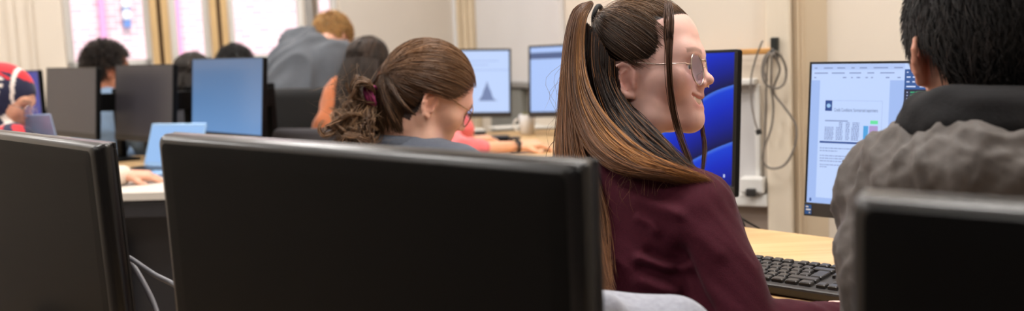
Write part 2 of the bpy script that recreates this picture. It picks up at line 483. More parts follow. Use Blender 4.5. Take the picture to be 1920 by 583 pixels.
for k, (a, b) in enumerate(((281, 321), (393, 431))):   # tan posts between the windows, each with a dark groove
    m = M(); s0, s1 = far(b) + .01, far(a) - .01; mid = (s0 + s1) / 2
    wbox(m, s0, mid - .012, 0.9, H, 0, .06, bev=.006); wbox(m, mid + .012, s1, .9, H, 0, .06, bev=.006)
    o = struct(m.out('trim_%d' % (k + 2), postm))
    m = M(); wbox(m, mid - .012, mid + .012, .9, H, 0, .02); m.out('groove', groovem, o)
m = M(); wbox(m, far(593), far(574), 1.0, H, 0, .05, bev=.005); o = struct(m.out('trim_4', mat('grey window post', rgb(150, 146, 142), rough=.6, noise_scale=9, noise_amt=.05)))
m = M(); wbox(m, far(592), far(588), 1.0, H, .05, .055); m.out('groove', groovem, o)
# right wall, with its pillar, recess, ledge and trunking
m = M(); wbox(m, -.2, Lr, 0, H, -.2, 0, Wc, re_, rn); struct(m.out('wall_right', paint))
m = M(); m.abox((LX - .2, BY - .2, 0), (LX, farL[1] + .3, H)); struct(m.out('wall_left', paint))
m = M(); m.abox((LX - .2, BY - .2, 0), (rightE[0] + .3, BY, H)); struct(m.out('wall_back', mat('dark grey wall paint', rgb(84, 82, 84), rough=.85, noise_scale=3, noise_amt=.04)))
m = M()   # cream vertical strips on the wall left of the windows
for a, b in ((18, 30), (58, 64)): wbox(m, far(b), far(a), 0, H, 0, .02)
struct(m.out('trim_5', paint))
m = M(); wbox(m, far(869), far(850), 0, H, .012, .035); struct(m.out('trim_6', mat('bright white pipe casing', rgb(238, 241, 246), rough=.5, noise_scale=9, noise_amt=.02)))
m = M()
s0, s1 = -.0, right(898, 60)
for k in range(5):
    a = s0 + (s1 - s0) * k / 5; b = s0 + (s1 - s0) * (k + .8) / 5; wbox(m, a, b, 0, H, 0, .05 + .02 * (k % 2), Wc, re_, rn, .012)
struct(m.out('trim_7', mat('beige ribbed corner casing', rgb(212, 194, 166), rough=.8, noise_scale=9, noise_amt=.05)))
# nearer wall stretch that steps forward at the right, with its pillar, recess, ledge and trunking
Nc = V(.817, 3.0, 0); ne, nn = unit(V(.88, -.475, 0)), unit(V(-.475, -.88, 0))
def near(px, py=250): return float(np.dot(onplane(px, py, Nc, nn) - Nc, ne))
Kc = Nc + ne * near(1245)
m = M(); m.prism([Kc[:2], (Nc + ne * 2.1)[:2], (Nc + ne * 2.1)[:2] + (.3, .9), Kc[:2] + (.30, .58)], 0, H); struct(m.out('wall_near_right', paint))
sa, sb = near(1443), near(1490)
def nbox(m, s0, s1, z0, z1, d0, d1, bev=0): return wbox(m, s0, s1, z0, z1, d0, d1, Nc, ne, nn, bev)
m = M(); nbox(m, sa, sb, 0, H, 0, .045, .008); struct(m.out('trim_8', mat('cream pillar paint', rgb(226, 213, 193), rough=.7, noise_scale=5, noise_amt=.04, stretch=(4, 4, .5), bump=.1, bump_scale=60)))
m = M(); nbox(m, sb, near(1512), 0, H, 0, .015, .006); nbox(m, near(1499), near(1504), 0, H, .015, .03, .004); struct(m.out('trim_9', tanwall))
m = M(); nbox(m, near(1512), 2.05, 0, H, .0, .008); struct(m.out('trim_10', tanwall))
def rz(px, py): return float(onplane(px, py, Nc, nn)[2])
s14 = near(1418)
m = M(); nbox(m, near(1262), near(1424), rz(1400, 158), rz(1400, 147), 0, .05, .004); struct(m.out('trim_11', white))
m = M(); nbox(m, near(1262), s14, rz(1400, 362), rz(1400, 158), 0, .01); struct(m.out('trim_12', mat('grey blue wall panel', rgb(204, 202, 202), rough=.6, noise_scale=4, noise_amt=.03)))
m = M(); nbox(m, near(1418), near(1428), rz(1400, 362), rz(1400, 158), 0, .02, .004); struct(m.out('trim_15', white))
m = M(); nbox(m, near(1255), sa, rz(1400, 383), rz(1400, 360), 0, .045, .006); struct(m.out('trim_13', white))
m = M(); nbox(m, near(1255), sa, 0, rz(1400, 384), 0, .010); struct(m.out('lower_wall_shade', mat('brown grey lower wall', rgb(150, 134, 122), rough=.7, noise_scale=6, noise_amt=.08, stretch=(1, 1, 5))))  # brown grey puts the shading of the lower wall into its colour
# ================================================================== outside: a brick building across the street
bm_ = bpy.data.materials.new('pale pink brick'); bm_.use_nodes = True; nt = bm_.node_tree; b = nt.nodes['Principled BSDF']
br = nt.nodes.new('ShaderNodeTexBrick'); br.inputs['Color1'].default_value = rgb(214, 176, 178); br.inputs['Color2'].default_value = rgb(200, 160, 165); br.inputs['Mortar'].default_value = rgb(226, 208, 208)
br.inputs['Scale'].default_value = 3.2; tc = nt.nodes.new('ShaderNodeTexCoord'); mp = nt.nodes.new('ShaderNodeMapping'); mp.inputs['Rotation'].default_value = (PI / 2, 0, 0)
nt.links.new(tc.outputs['Object'], mp.inputs['Vector']); nt.links.new(mp.outputs['Vector'], br.inputs['Vector']); nt.links.new(br.outputs['Color'], b.inputs['Base Color']); b.inputs['Roughness'].default_value = .9
F0 = Wc - fn * 7.0
def fwin(px, py): return onplane(px, py, F0, fn)
m = M(); m.box(F0 + fe * 5 - fn * 1.5 + V(0, 0, 2), fe, fn, Z_, 22, 3, 10)
fac = m.out('brick_building', bm_, loc=F0 + fe * 5)
tag(fac, 'pale pink brick building seen in bright daylight through the windows', 'building')
def pipe(px0, label, wpx):
    a, b = fwin(px0, 0), fwin(px0 + wpx, 0); w_ = np.linalg.norm(b - a); c = (a + b) / 2 + fn * (.02 + w_ / 2)
    m = M(); m.tube([V(c[0], c[1], -2.9), V(c[0], c[1], 6.9)], w_ / 2, 12)
    o = m.out('drainpipe', mat('pink painted pipe', rgb(206, 140, 176), rough=.5, noise_scale=4, noise_amt=.06)); tag(o, label, 'pipe', 'drainpipes on the brick building')
pipe(183, 'pink drainpipe seen through the widest left window above the curly dark head', 13)
pipe(327, 'pink drainpipe seen through the narrow window between the two tan posts', 8)
a, b = fwin(228, 0), fwin(248, 52); c = (a + b) / 2 + fn * .08; wd = abs(np.dot(b - a, fe)) * .9
top = a[2] + .5
t = thing('banner_sign', V(c[0], c[1], b[2]), 'blue vertical banner sign with white marks on the brick building outside', 'sign')
m = M(); m.box(V(c[0], c[1], (b[2] + top) / 2), fe, fn, Z_, wd, .05, top - b[2], .01); m.out('panel', mat('blue sign', rgb(92, 122, 176), rough=.5, noise_scale=4, noise_amt=.05), t)
m = M()
for zz, r in ((b[2] + .16, wd * .3), (a[2] - .05, wd * .3)):
    o = V(c[0], c[1], zz) + fn * .03; th = np.linspace(0, 2 * PI, 20)
    m.tube([o + fe * r * math.cos(q) + Z_ * r * 1.25 * math.sin(q) for q in th], .03, 6, cap=False)
m.out('emblem', white, t)
sun = light('sun', 'SUN', (0, -5, 12), 4.5, (1, .96, .9), aim=unit(V(-.5, .75, -.8))); sun.data.angle = .01
# ================================================================== ceiling lights
ledm = emis('lit ceiling panel', (1.0, .95, .89, 1), 4.0)
framem = mat('white lamp frame', rgb(230, 230, 228), rough=.5, noise_scale=8, noise_amt=.02)
LAMPS = [(.5, -.9), (-1.6, -.9), (-3.2, .2), (-3.2, 2.4), (-3.2, 4.4), (-1.4, 1.4), (-1.4, 3.4), (-1.4, 5.4), (.4, 1.6), (.35, 3.3), (1.55, 1.2)]
for i, (x, y) in enumerate(LAMPS):
    t = thing('ceiling_light', (x, y, H), 'square white ceiling light panel over the computer room', 'ceiling light', 'ceiling light panels')
    m = M()
    for (ax, ay, sx, sy) in ((-.3, 0, .03, .63), (.3, 0, .03, .63), (0, -.3, .57, .03), (0, .3, .57, .03)):
        m.box(V(x + ax, y + ay, H - .02), X_, Y_, Z_, sx, sy, .04)
    m.out('frame', framem, t)
    m = M(); m.box(V(x, y, H - .012), X_, Y_, Z_, .57, .57, .02); m.out('diffuser', ledm, t)
    light('ceiling_lamp', 'AREA', (x, y, H - .045), (42 if x > 1.5 else 27) if y > 0 else 9, (1, .97, .94), .55, aim=V(0, 0, -1))
# ================================================================== materials of the furniture and devices
rimp = mat('black plastic lit rim', rgb(16, 15, 16), rough=.30, spec=.5, noise_scale=400, noise_amt=.1)  # same plastic as the back, lightened and glossier so the rim looks lit
blackp = mat('matte black plastic', rgb(7, 7, 8), rough=.55, spec=.10, noise_scale=400, noise_amt=.1, bump=.06, bump_scale=900)
blackb = mat('black bezel plastic', rgb(20, 20, 22), rough=.35, noise_scale=300, noise_amt=.08)
chinm = mat('dark grey bezel chin', rgb(44, 41, 40), rough=.5, noise_scale=300, noise_amt=.06)
offm = mat('switched off matte screen', rgb(60, 58, 64), rough=.36, spec=.6, noise_scale=5, noise_amt=.04)
woodm = bpy.data.materials.new('light birch desk top'); woodm.use_nodes = True; nt = woodm.node_tree; b = nt.nodes['Principled BSDF']; b.inputs['Roughness'].default_value = .45
tc = nt.nodes.new('ShaderNodeTexCoord'); mp = nt.nodes.new('ShaderNodeMapping'); mp.inputs['Rotation'].default_value = (0, 0, math.radians(38)); mp.inputs['Scale'].default_value = (1.2, 16, 16)
ns = nt.nodes.new('ShaderNodeTexNoise'); ns.inputs['Scale'].default_value = 2.2; ns.inputs['Detail'].default_value = 8; ns.inputs['Distortion'].default_value = .6
cr = nt.nodes.new('ShaderNodeValToRGB'); cr.color_ramp.elements[0].position = .3; cr.color_ramp.elements[0].color = rgb(200, 160, 108); cr.color_ramp.elements[1].position = .72; cr.color_ramp.elements[1].color = rgb(220, 186, 136)
for a, c in ((tc.outputs['Object'], mp.inputs['Vector']), (mp.outputs['Vector'], ns.inputs['Vector']), (ns.outputs['Fac'], cr.inputs['Fac']), (cr.outputs['Color'], b.inputs['Base Color'])): nt.links.new(a, c)
edgem = mat('desk edge band', rgb(206, 172, 122), rough=.5, noise_scale=10, noise_amt=.05)
steelm = mat('dark grey steel desk frame', rgb(38, 38, 41), rough=.4, spec=.5, noise_scale=30, noise_amt=.06)
blackf = mat('black chair fabric', rgb(14, 14, 15), rough=.9, sheen=.05, noise_scale=200, noise_amt=.2, bump=.3, bump_scale=400)
cablem = mat('black cable rubber', rgb(30, 29, 29), rough=.5, noise_scale=60, noise_amt=.1)
greycable = mat('grey cable rubber', rgb(120, 112, 104), rough=.5, noise_scale=60, noise_amt=.1)
DESK = .74
RU, RN = unit(V(.787, -.616, 0)), unit(V(-.616, -.787, 0))     # along the desk rows (to the right and nearer), and across them towards the viewer
# ------------------------------------------------------------------ desks
def desk(poly, label, group=None, topm=woodm, modesty=None, legs=True, DESK=DESK):
    c = np.mean(poly, 0); t = thing('desk', (c[0], c[1], 0), label, 'desk', group)
    m = M(); m.prism(poly, DESK - .025, DESK); m.out('tabletop', topm, t)
    if legs:
        for p in poly:
            q = c + (np.asarray(p) - c) * .86
            m = M(); m.box(V(q[0], q[1], (DESK - .025) / 2), RU, RN, Z_, .05, .05, DESK - .027, .004); m.out('leg', steelm, t)
    for i in range(len(poly)):
        a, b2 = c + (np.asarray(poly[i]) - c) * .86, c + (np.asarray(poly[(i + 1) % len(poly)]) - c) * .86
        d = unit(np.r_[b2 - a, 0]); L = np.linalg.norm(b2 - a) - .06
        m = M(); m.box(V((a[0] + b2[0]) / 2, (a[1] + b2[1]) / 2, DESK - .06), d, np.cross(Z_, d), Z_, L, .03, .05, .003); m.out('rail', steelm, t)
    if modesty is not None:
        a, b2, z0 = modesty; d = unit(np.r_[np.asarray(b2) - a, 0]); L = np.linalg.norm(np.asarray(b2) - a)
        m = M(); m.box(V((a[0] + b2[0]) / 2, (a[1] + b2[1]) / 2, (z0 + DESK - .03) / 2), d, np.cross(Z_, d), Z_, L, .018, DESK - .03 - z0, .002); m.out('modesty_panel', steelm, t)
    return t
def quad(a, L, D, u=RU, n=RN):
    """desk plan: starts at a, runs L along u and D along n (towards the viewer), counter-clockwise"""
    a = np.asarray(a)[:2]; u, n = u[:2], n[:2]
    return [a, a + n * D, a + n * D + u * L, a + u * L]
# right desk under the keyboard: far edge through two photo points at desk height
e0, e1 = onz(1390, 425, DESK), onz(1585, 449, DESK); dU = unit(e1 - e0); dN = unit(np.cross(dU, Z_)) ; dN = dN if dN[1] < 0 else -dN
desk(quad(e0 - dU * .52, 1.52, .57, dU, dN), 'light birch desk with the black full-size keyboard on it', topm=woodm)
# front desk that carries the three black monitors seen from behind (below the picture)
fl = V(-.86, 1.62, 0)
mL, mR = V(-.385, 1.05, 0), V(.062, .70, 0)
desk(quad(mL - RU * .75 - RN * .17, 1.98, .36), 'birch front desk under the row of three black monitors seen from behind', topm=woodm, DESK=.68)
# ------------------------------------------------------------------ monitors
def monitor(label, TL, TR, h, back=False, tilt=0.0, stand=True, screen=None, chin=.022, bez=.008, depth=.05, cham=(.010, .016), group=None, stand_back=.075, feet=True, base_shift=0.0, zbase=DESK, basew=(.22, .19), colw=.045, name='monitor', hinge_z=None, yflip=1):
    """TL, TR: top corners of the side facing the viewer; h: height; tilt: top leans away from the viewer"""
    u = unit(TR - TL); w_ = np.linalg.norm(TR - TL)
    n = unit(np.cross(u, Z_))                                  # towards the viewer
    n = n if np.dot(n, CAM - TL) > 0 else -n
    up0 = unit(Z_ - u * np.dot(Z_, u)); n = unit(n - up0 * np.dot(n, up0))
    up = unit(up0 * math.cos(tilt) - n * math.sin(tilt)); n = unit(np.cross(u, up)); n = n if np.dot(n, CAM - TL) > 0 else -n
    c = (TL + TR) / 2 - up * h / 2
    s = -1 if back else 1                                      # front of the monitor is on side s*n
    f = n * s                                                  # screen direction
    sc_ = c + (n * 0 if not back else -n * depth)              # plane of the screen
    sb = c - f * stand_back if not back else c + n * (stand_back - depth)
    foot = V(sb[0], sb[1], zbase)
    t = thing(name, foot, label, 'monitor', group)
    m = M(); r = .006                                          # housing: rim, chamfers, back
    if back:
        rr = [rrect(sc_ + n * .002, u, up, w_, h, r), rrect(c - n * .012, u, up, w_, h, r), rrect(c - n * .010, u, up, w_ - .002, h - .002, r)]
        for k in range(1, 13):
            q = k / 12 * PI / 2
            rr.append(rrect(c - n * .010 * (1 - math.sin(q)), u, up, w_ - .002 - 2 * cham[1] * (1 - math.cos(q)), h - .002 - 2 * cham[0] * (1 - math.cos(q)), .008))
        m.rings(rr[:-2], True, False); m.out('rim', rimp, t, smooth=True)
        m = M(); m.rings([rr[-3], rr[-2] - n * .0001, rr[-1], rrect(c + n * .0008, u, up, w_ - .06, h - .05, .01)], False, True); m.out('back_housing', blackp, t)
    else:
        rr = [rrect(c - f * .001, u, up, w_, h, r), rrect(c - f * .018, u, up, w_, h, r), rrect(c - f * .022, u, up, w_ - .008, h - .008, r),
              rrect(c - f * .03, u, up, w_ * .8, h * .75, .02), rrect(c - f * depth, u, up, w_ * .55, h * .5, .03)]
        m.rings(rr); m.out('back_housing', blackp, t, smooth=False)
    # bezel and screen on the front
    fc = sc_ + f * .0005
    m = M(); sh = h - chin - bez; so = fc + up * (chin - bez) / 2
    for (o, ww, hh) in ((fc + up * (h / 2 - bez / 2), w_, bez), (fc + u * (w_ / 2 - bez / 2) + up * (chin - bez) / 2, bez, sh), (fc - u * (w_ / 2 - bez / 2) + up * (chin - bez) / 2, bez, sh)):
        m.box(o, u, up, f, ww, hh, .004, .001)
    m.out('bezel', blackb, t)
    m = M(); m.box(fc - up * (h / 2 - chin / 2), u, up, f, w_, chin, .006, .0015); m.out('chin', chinm, t)
    m = M(); m.box(so, u, up, f, w_ - 2 * bez, sh, .002); so_ = m.out('screen', screen or offm, t)
    if stand:
        zc = sb[2] if hinge_z is None else hinge_z
        colb = V(foot[0], foot[1], zbase + .012); colt = V(foot[0], foot[1], zc + (.06 if not back else .0))
        m = M(); fh = unit(V(f[0], f[1], 0)); uh = unit(np.cross(fh, Z_))
        m.box((colb + colt) / 2, uh, fh, Z_, colw, .028, colt[2] - colb[2], .006); m.out('stand_column', blackp, t)
        m = M(); a_ = V(foot[0], foot[1], zc); b_ = c - f * (.02 if not back else -.0); 
        if not back:
            L = np.linalg.norm(a_ - b_); d = unit(b_ - a_)
            m.box((a_ + b_) / 2, d, unit(np.cross(Z_, d)), unit(np.cross(d, np.cross(Z_, d))), L, .08, .08, .004); m.out('mount', blackp, t)
        else:
            m.box(a_ - n * .02, uh, fh, Z_, .08, .06, .08, .004); m.out('mount', blackp, t)
        m = M(); m.box(V(foot[0], foot[1], zbase + .006) + fh * base_shift, uh, fh, Z_, basew[0], basew[1], .012, .004); m.out('stand_base', blackp, t)
    return dict(t=t, u=u, up=up, f=f, so=so + f * .0013, w=w_ - 2 * bez, h=sh, c=c, n=n, root=t, W=w_, H=h, TL=TL)
# --- the three black monitors of the front row, seen from behind
frontmon = []
def front(label, TL, TR, cham=(.010, .016)):
    return monitor(label, TL, TR, .335, back=True, depth=.026, stand_back=.06, zbase=.68, hinge_z=min(TL[2], TR[2]) - .305, cham=cham, basew=(.22, .16), tilt=math.radians(-2))
TLm, TRm = P(287, 253, 1.05), P(1086, 308, .71)
front('black monitor seen from behind, in the middle of the front row', TLm, TRm)
q1, q0 = P(174, 272, 1.15), P(0, 251, 1.40)
front('black monitor seen from behind, at the left end of the front row', q1 + (q0 - q1) / np.linalg.norm(q0 - q1) * .57, q1)
q0, q1 = P(1588, 368, .588), P(1920, 391, .528)
front('black monitor seen from behind, in front of the person in the grey jacket', q0, q0 + (q1 - q0) / np.linalg.norm(q1 - q0) * .50, cham=(.008, .012))
# --- flat pieces on a lit screen
def onscreen(mo, px, py): 
    p = onplane(px, py, mo['so'], mo['f']); return p
def uvp(mo, x, y, lift=0.0):   # x right, y up from the screen centre, metres
    return mo['so'] + mo['u'] * x + mo['up'] * y + mo['f'] * lift
def to_uv(mo, px, py):
    p = onscreen(mo, px, py) - mo['so']; return float(p @ mo['u']), float(p @ mo['up'])
def srect(m, mo, x0, x1, y0, y1, lift):
    m.add([uvp(mo, x0, y0, lift), uvp(mo, x1, y0, lift), uvp(mo, x1, y1, lift), uvp(mo, x0, y1, lift)], [(0, 1, 2, 3)])
def seg(mo, name, rects, material, lift):
    """rects in photo pixel corners (px0, py0, px1, py1) turned to screen metres"""
    m = M()
    for a in rects:
        x0, y0 = to_uv(mo, a[0], a[1]); x1, y1 = to_uv(mo, a[2], a[3])
        hw, hh = mo['w'] / 2, mo['h'] / 2
        x0, x1 = sorted((max(-hw, min(hw, x0)), max(-hw, min(hw, x1)))); y0, y1 = sorted((max(-hh, min(hh, y0)), max(-hh, min(hh, y1))))
        if x1 - x0 < 1e-5 or y1 - y0 < 1e-5: continue
        srect(m, mo, x0, x1, y0, y1, lift)
    return m.out(name, material, mo['root'])
def uvseg(mo, name, rects, material, lift):
    m = M()
    for r in rects: srect(m, mo, *r, lift)
    return m.out(name, material, mo['root'])
def stext(mo, name, body, x, y, size, material, lift, wide=None):
    """lettering laid flat on the screen, left end at (x, y), optional total width"""
    cu = bpy.data.curves.new('t', 'FONT'); cu.body = body; cu.size = size; to = bpy.data.objects.new('t', cu); COL.objects.link(to)
    dg = bpy.context.evaluated_depsgraph_get(); me = bpy.data.meshes.new_from_object(to.evaluated_get(dg))
    v = np.array([q.co[:] for q in me.vertices]); f = [tuple(p.vertices) for p in me.polygons]
    bpy.data.objects.remove(to); bpy.data.curves.remove(cu); bpy.data.meshes.remove(me)
    sx = wide / (v[:, 0].max() - v[:, 0].min()) if wide else 1.0
    v3 = np.array([uvp(mo, x + a[0] * sx, y + a[1], lift) for a in v])
    return obj(name, v3, f, material, mo['root'])
E = lambda n, r, g_, b_, s=1.0: emis(n, rgb(r, g_, b_), s)
s_page = E('screen page blue white', 190, 212, 252, 1.0); s_side = E('screen side blue', 158, 186, 240); s_bar = E('screen tab bar', 176, 198, 244)
s_grey = E('screen grey text', 128, 146, 194); s_dark = E('screen dark text', 60, 74, 122); s_navy = E('screen navy band', 16, 66, 140); s_green = E('screen green box', 96, 224, 160)
s_cyan = E('screen cyan box', 70, 160, 222); s_lilac = E('screen lilac box', 172, 150, 208); s_line = E('screen thin line', 150, 172, 222)
s_code = E('screen code navy', 18, 30, 62); s_codebar = E('screen code bar', 38, 84, 150); s_white = E('screen white text', 206, 220, 250); s_ctext = E('screen code text', 150, 164, 205); s_cgreen = E('screen code green', 44, 150, 104); s_orange = E('screen code red', 190, 96, 84)
# --- lit document screen in front of the person in the jacket
TL = P(1519, 116, 2.05); TR = P(2058, 110, 1.726)
hh = 2.05 * (405 - 117) / FPX * 1.0
mon1 = monitor('lit monitor showing a document beside dark code, in front of the person in the jacket', TL, TR, hh, screen=s_page, chin=.029, bez=.005, tilt=math.radians(5), depth=.05, stand_back=.08, base_shift=.02, basew=(.2, .2))
def R1(name, rects, mt, lift): return seg(mon1, name, rects, mt, lift)
x0, _ = to_uv(mon1, 1697, 130); hw, hh_ = mon1['w'] / 2, mon1['h'] / 2
xs1, _ = to_uv(mon1, 1536, 200)
uvseg(mon1, 'page_margin', [(-hw, xs1, -hh_ + .012, hh_ - .034), (x0 - .028, x0, -hh_ + .012, hh_ - .034)], s_side, .0002)
uvseg(mon1, 'tab_bar', [(-hw, x0, hh_ - .0125, hh_)], s_bar, .0003)
uvseg(mon1, 'bottom_bar', [(-hw, x0, -hh_, -hh_ + .012)], s_side, .0003)
r = [];  rr_ = np.random.default_rng(3)
for row, y in ((0, hh_ - .0085), (1, hh_ - .019), (2, hh_ - .0285)):
    x = -hw + .006
    while x < x0 - .012:
        L = rr_.uniform(.004, .03) if row < 2 else rr_.uniform(.003, .008)
        if rr_.uniform() < .75: r.append((x, min(x + L, x0 - .004), y - .0012, y + .0012))
        x += L + rr_.uniform(.004, .016)
uvseg(mon1, 'toolbar_marks', r, s_grey, .0004)
# the page content, rows found through photo points
a = to_uv(mon1, 1548, 188); b_ = to_uv(mon1, 1560, 208)
lx0, ly0 = a; lx1, ly1 = b_
uvseg(mon1, 'page_emblem', [(lx0, lx1, ly1, ly0)], s_navy, .0004)
m = M(); cxy = ((lx0 + lx1) / 2, (ly0 + ly1) / 2); th = np.linspace(0, 2 * PI, 21)[:-1]; rad = (lx1 - lx0) * .3
m.add([uvp(mon1, cxy[0] + rad * math.cos(q), cxy[1] + rad * math.sin(q), .0006) for q in th], [tuple(range(20))]); m.out('emblem_disc', E('screen pale disc', 150, 196, 240), mon1['root'])
ta, tb = to_uv(mon1, 1564, 208), to_uv(mon1, 1646, 210)
stext(mon1, 'title_lettering', 'Credit Conditions: Summarised experiment', ta[0], ta[1] - .001, .0105, E('screen title text', 70, 88, 140), .0004, tb[0] - ta[0])
bx0, by0 = to_uv(mon1, 1548, 187); bx1, by1 = to_uv(mon1, 1655, 190)
uvseg(mon1, 'page_rule', [(lx1, bx1, ly0 - .0006, ly0), (bx1 - .0006, bx1, ly0 - .105, ly0)], s_line, .0003)
tx, ty = to_uv(mon1, 1547, 226); tx2, ty2 = to_uv(mon1, 1592, 262)
rws = []
rows = np.linspace(ty, ty2, 12)
rws.append((tx, tx + .048, rows[0] - .0012, rows[0] + .0012))
for i, y in enumerate(rows[1:]):
    cols = ((0, .019), (.024, .038), (.044, .052), (.056, .072)) if i > 2 else ((.03, .037), (.044, .052), (.058, .072))
    for c0, c1 in cols:
        x = tx + c0
        while x < tx + c1 - .001:
            L = rr_.uniform(.0015, .005); rws.append((x, min(x + L, tx + c1), y - .0011, y + .0011)); x += L + .0011
uvseg(mon1, 'table_text', rws, s_grey, .0004)
g0, g1 = to_uv(mon1, 1632, 226), to_uv(mon1, 1646, 233); uvseg(mon1, 'green_box', [(g0[0], g1[0], g1[1], g0[1])], s_green, .0004)
g0, g1 = to_uv(mon1, 1619, 236), to_uv(mon1, 1627, 263); uvseg(mon1, 'cyan_box', [(g0[0], g1[0], g1[1], g0[1])], s_cyan, .0004)
g0, g1 = to_uv(mon1, 1630, 236), to_uv(mon1, 1645, 263); uvseg(mon1, 'lilac_box', [(g0[0], g1[0], g1[1], g0[1])], s_lilac, .0004)
n0, n1 = to_uv(mon1, 1537, 264), to_uv(mon1, 1640, 268)
uvseg(mon1, 'navy_band', [(n0[0], n1[0] + .012, n0[1] - .004, n0[1])], s_navy, .0004)
rws = []
for (py, wfrac) in ((277, .95), (282, .3), (291, 1), (296, .9), (301, .5), (308, .97), (312, .12)):
    x, y = to_uv(mon1, 1537, py); xe = x + .125 * wfrac
    while x < xe:
        L = rr_.uniform(.002, .008); rws.append((x, min(x + L, xe), y - .0009, y + .0009)); x += L + .0012
uvseg(mon1, 'body_text', rws, s_grey, .0004)
uvseg(mon1, 'taskbar_mark', [(-hw + .006, -hw + .010, -hh_ + .003, -hh_ + .010)], s_navy, .0005)
uvseg(mon1, 'code_window', [(x0, hw, -hh_, hh_ - .012)], s_code, .0004)
uvseg(mon1, 'code_toolbar', [(x0, hw, hh_ - .052, hh_ - .012)], s_codebar, .0005)
r = []
for row in range(4):
    y = hh_ - .018 - row * .0095; x = x0 + .004
    while x < x0 + .2:
        L = rr_.uniform(.003, .006) if row % 2 == 0 else rr_.uniform(.006, .018); r.append((x, x + L, y - .0013, y + .0013)); x += L + rr_.uniform(.003, .008)
uvseg(mon1, 'code_toolbar_marks', r, s_white, .0006)
rw, rg, ro, rc = [], [], [], []
for row in range(34):
    y = hh_ - .058 - row * .0064
    if y < -hh_ + .006: break
    rc.append((x0 + .005, x0 + .0075, y - .0014, y + .0014))
    if row in (9, 10, 11, 13): continue
    x = x0 + .012; n_ = [3, 2, 6, 3, 7, 6, 3, 8, 4][row] if row < 9 else rr_.integers(1, 6)
    dst = rg if row < 2 or row in (12, 14, 15, 16, 20, 21) else rw
    for k in range(n_):
        L = rr_.uniform(.006, .016); (ro if (row == 3 and k == 0) else dst).append((x, x + L, y - .0017, y + .0017)); x += L + .0018
uvseg(mon1, 'code_lettering', rw, s_ctext, .0006); uvseg(mon1, 'comment_lettering', rg, s_cgreen, .0006); uvseg(mon1, 'code_keyword', ro, s_orange, .0006); uvseg(mon1, 'line_numbers', rc, s_ctext, .0006)
# blue sticker with white marks on the chin
W1_, H1_ = mon1['W'], mon1['H']; cx0, cy0 = -W1_ / 2 + .003, -mon1['h'] / 2 - .027
stm = mat('blue sticker', rgb(24, 84, 156), rough=.4, noise_scale=40, noise_amt=.04); stw = mat('white sticker print', rgb(220, 228, 238), rough=.5, noise_scale=40, noise_amt=.03)
def chinrect(x0, x1, y0, y1, lift): return (x0, x1, y0, y1)
o = uvseg(mon1, 'sticker', [(cx0, cx0 + .014, cy0 + .002, cy0 + .022)], stm, .0031)
o = uvseg(mon1, 'sticker_print', [(cx0 + .002, cx0 + .0075, cy0 + .0165, cy0 + .0195), (cx0 + .0025, cx0 + .0125, cy0 + .0105, cy0 + .0135), (cx0 + .009, cx0 + .0115, cy0 + .0045, cy0 + .007)], stw, .0034)
# --- blue wallpaper screen behind the ponytailed woman
bw = bpy.data.materials.new('blue ribbon wallpaper'); bw.use_nodes = True; nt = bw.node_tree; b = nt.nodes['Principled BSDF']; b.inputs['Base Color'].default_value = (.005, .005, .005, 1); b.inputs['Specular IOR Level'].default_value = .15
tc = nt.nodes.new('ShaderNodeTexCoord'); mp = nt.nodes.new('ShaderNodeMapping'); mp.inputs['Rotation'].default_value = (0, math.radians(38), math.radians(49))
wv = nt.nodes.new('ShaderNodeTexWave'); wv.wave_type = 'BANDS'; wv.bands_direction = 'Z'; wv.wave_profile = 'SAW'; wv.inputs['Scale'].default_value = 3.6; wv.inputs['Distortion'].default_value = 1.7; wv.inputs['Detail'].default_value = 0; wv.inputs['Detail Scale'].default_value = 1.2
cr = nt.nodes.new('ShaderNodeValToRGB'); el = cr.color_ramp.elements
el[0].position = 0; el[0].color = rgb(2, 8, 70); el[1].position = 1; el[1].color = rgb(74, 122, 236)
for p_, c_ in ((.3, rgb(0, 26, 150)), (.65, rgb(2, 42, 204)), (.92, rgb(14, 66, 226))):
    q = el.new(p_); q.color = c_
for a_, c_ in ((tc.outputs['Object'], mp.inputs['Vector']), (mp.outputs['Vector'], wv.inputs['Vector']), (wv.outputs['Fac'], cr.inputs['Fac']), (cr.outputs['Color'], b.inputs['Emission Color'])): nt.links.new(a_, c_)
b.inputs['Emission Strength'].default_value = .85
TR = P(1383, 92, 2.12); bu = unit(V(.66, -.75, 0)); TLb = TR - bu * .53
hb = 2.12 * (371 - 92) / FPX
mon2 = monitor('monitor with a deep blue ribbon wallpaper behind the ponytailed woman', TLb, TR, hb, screen=bw, chin=.024, bez=.007, tilt=math.radians(4), stand_back=.075, base_shift=.03)
uvseg(mon2, 'taskbar', [(-mon2['w'] / 2, mon2['w'] / 2, -mon2['h'] / 2, -mon2['h'] / 2 + .004)], E('taskbar navy', 20, 34, 70), .0003)
uvseg(mon2, 'taskbar_mark', [(mon2['w'] / 2 - .022, mon2['w'] / 2 - .018, -mon2['h'] / 2 + .02, -mon2['h'] / 2 + .027)], s_white, .0004)
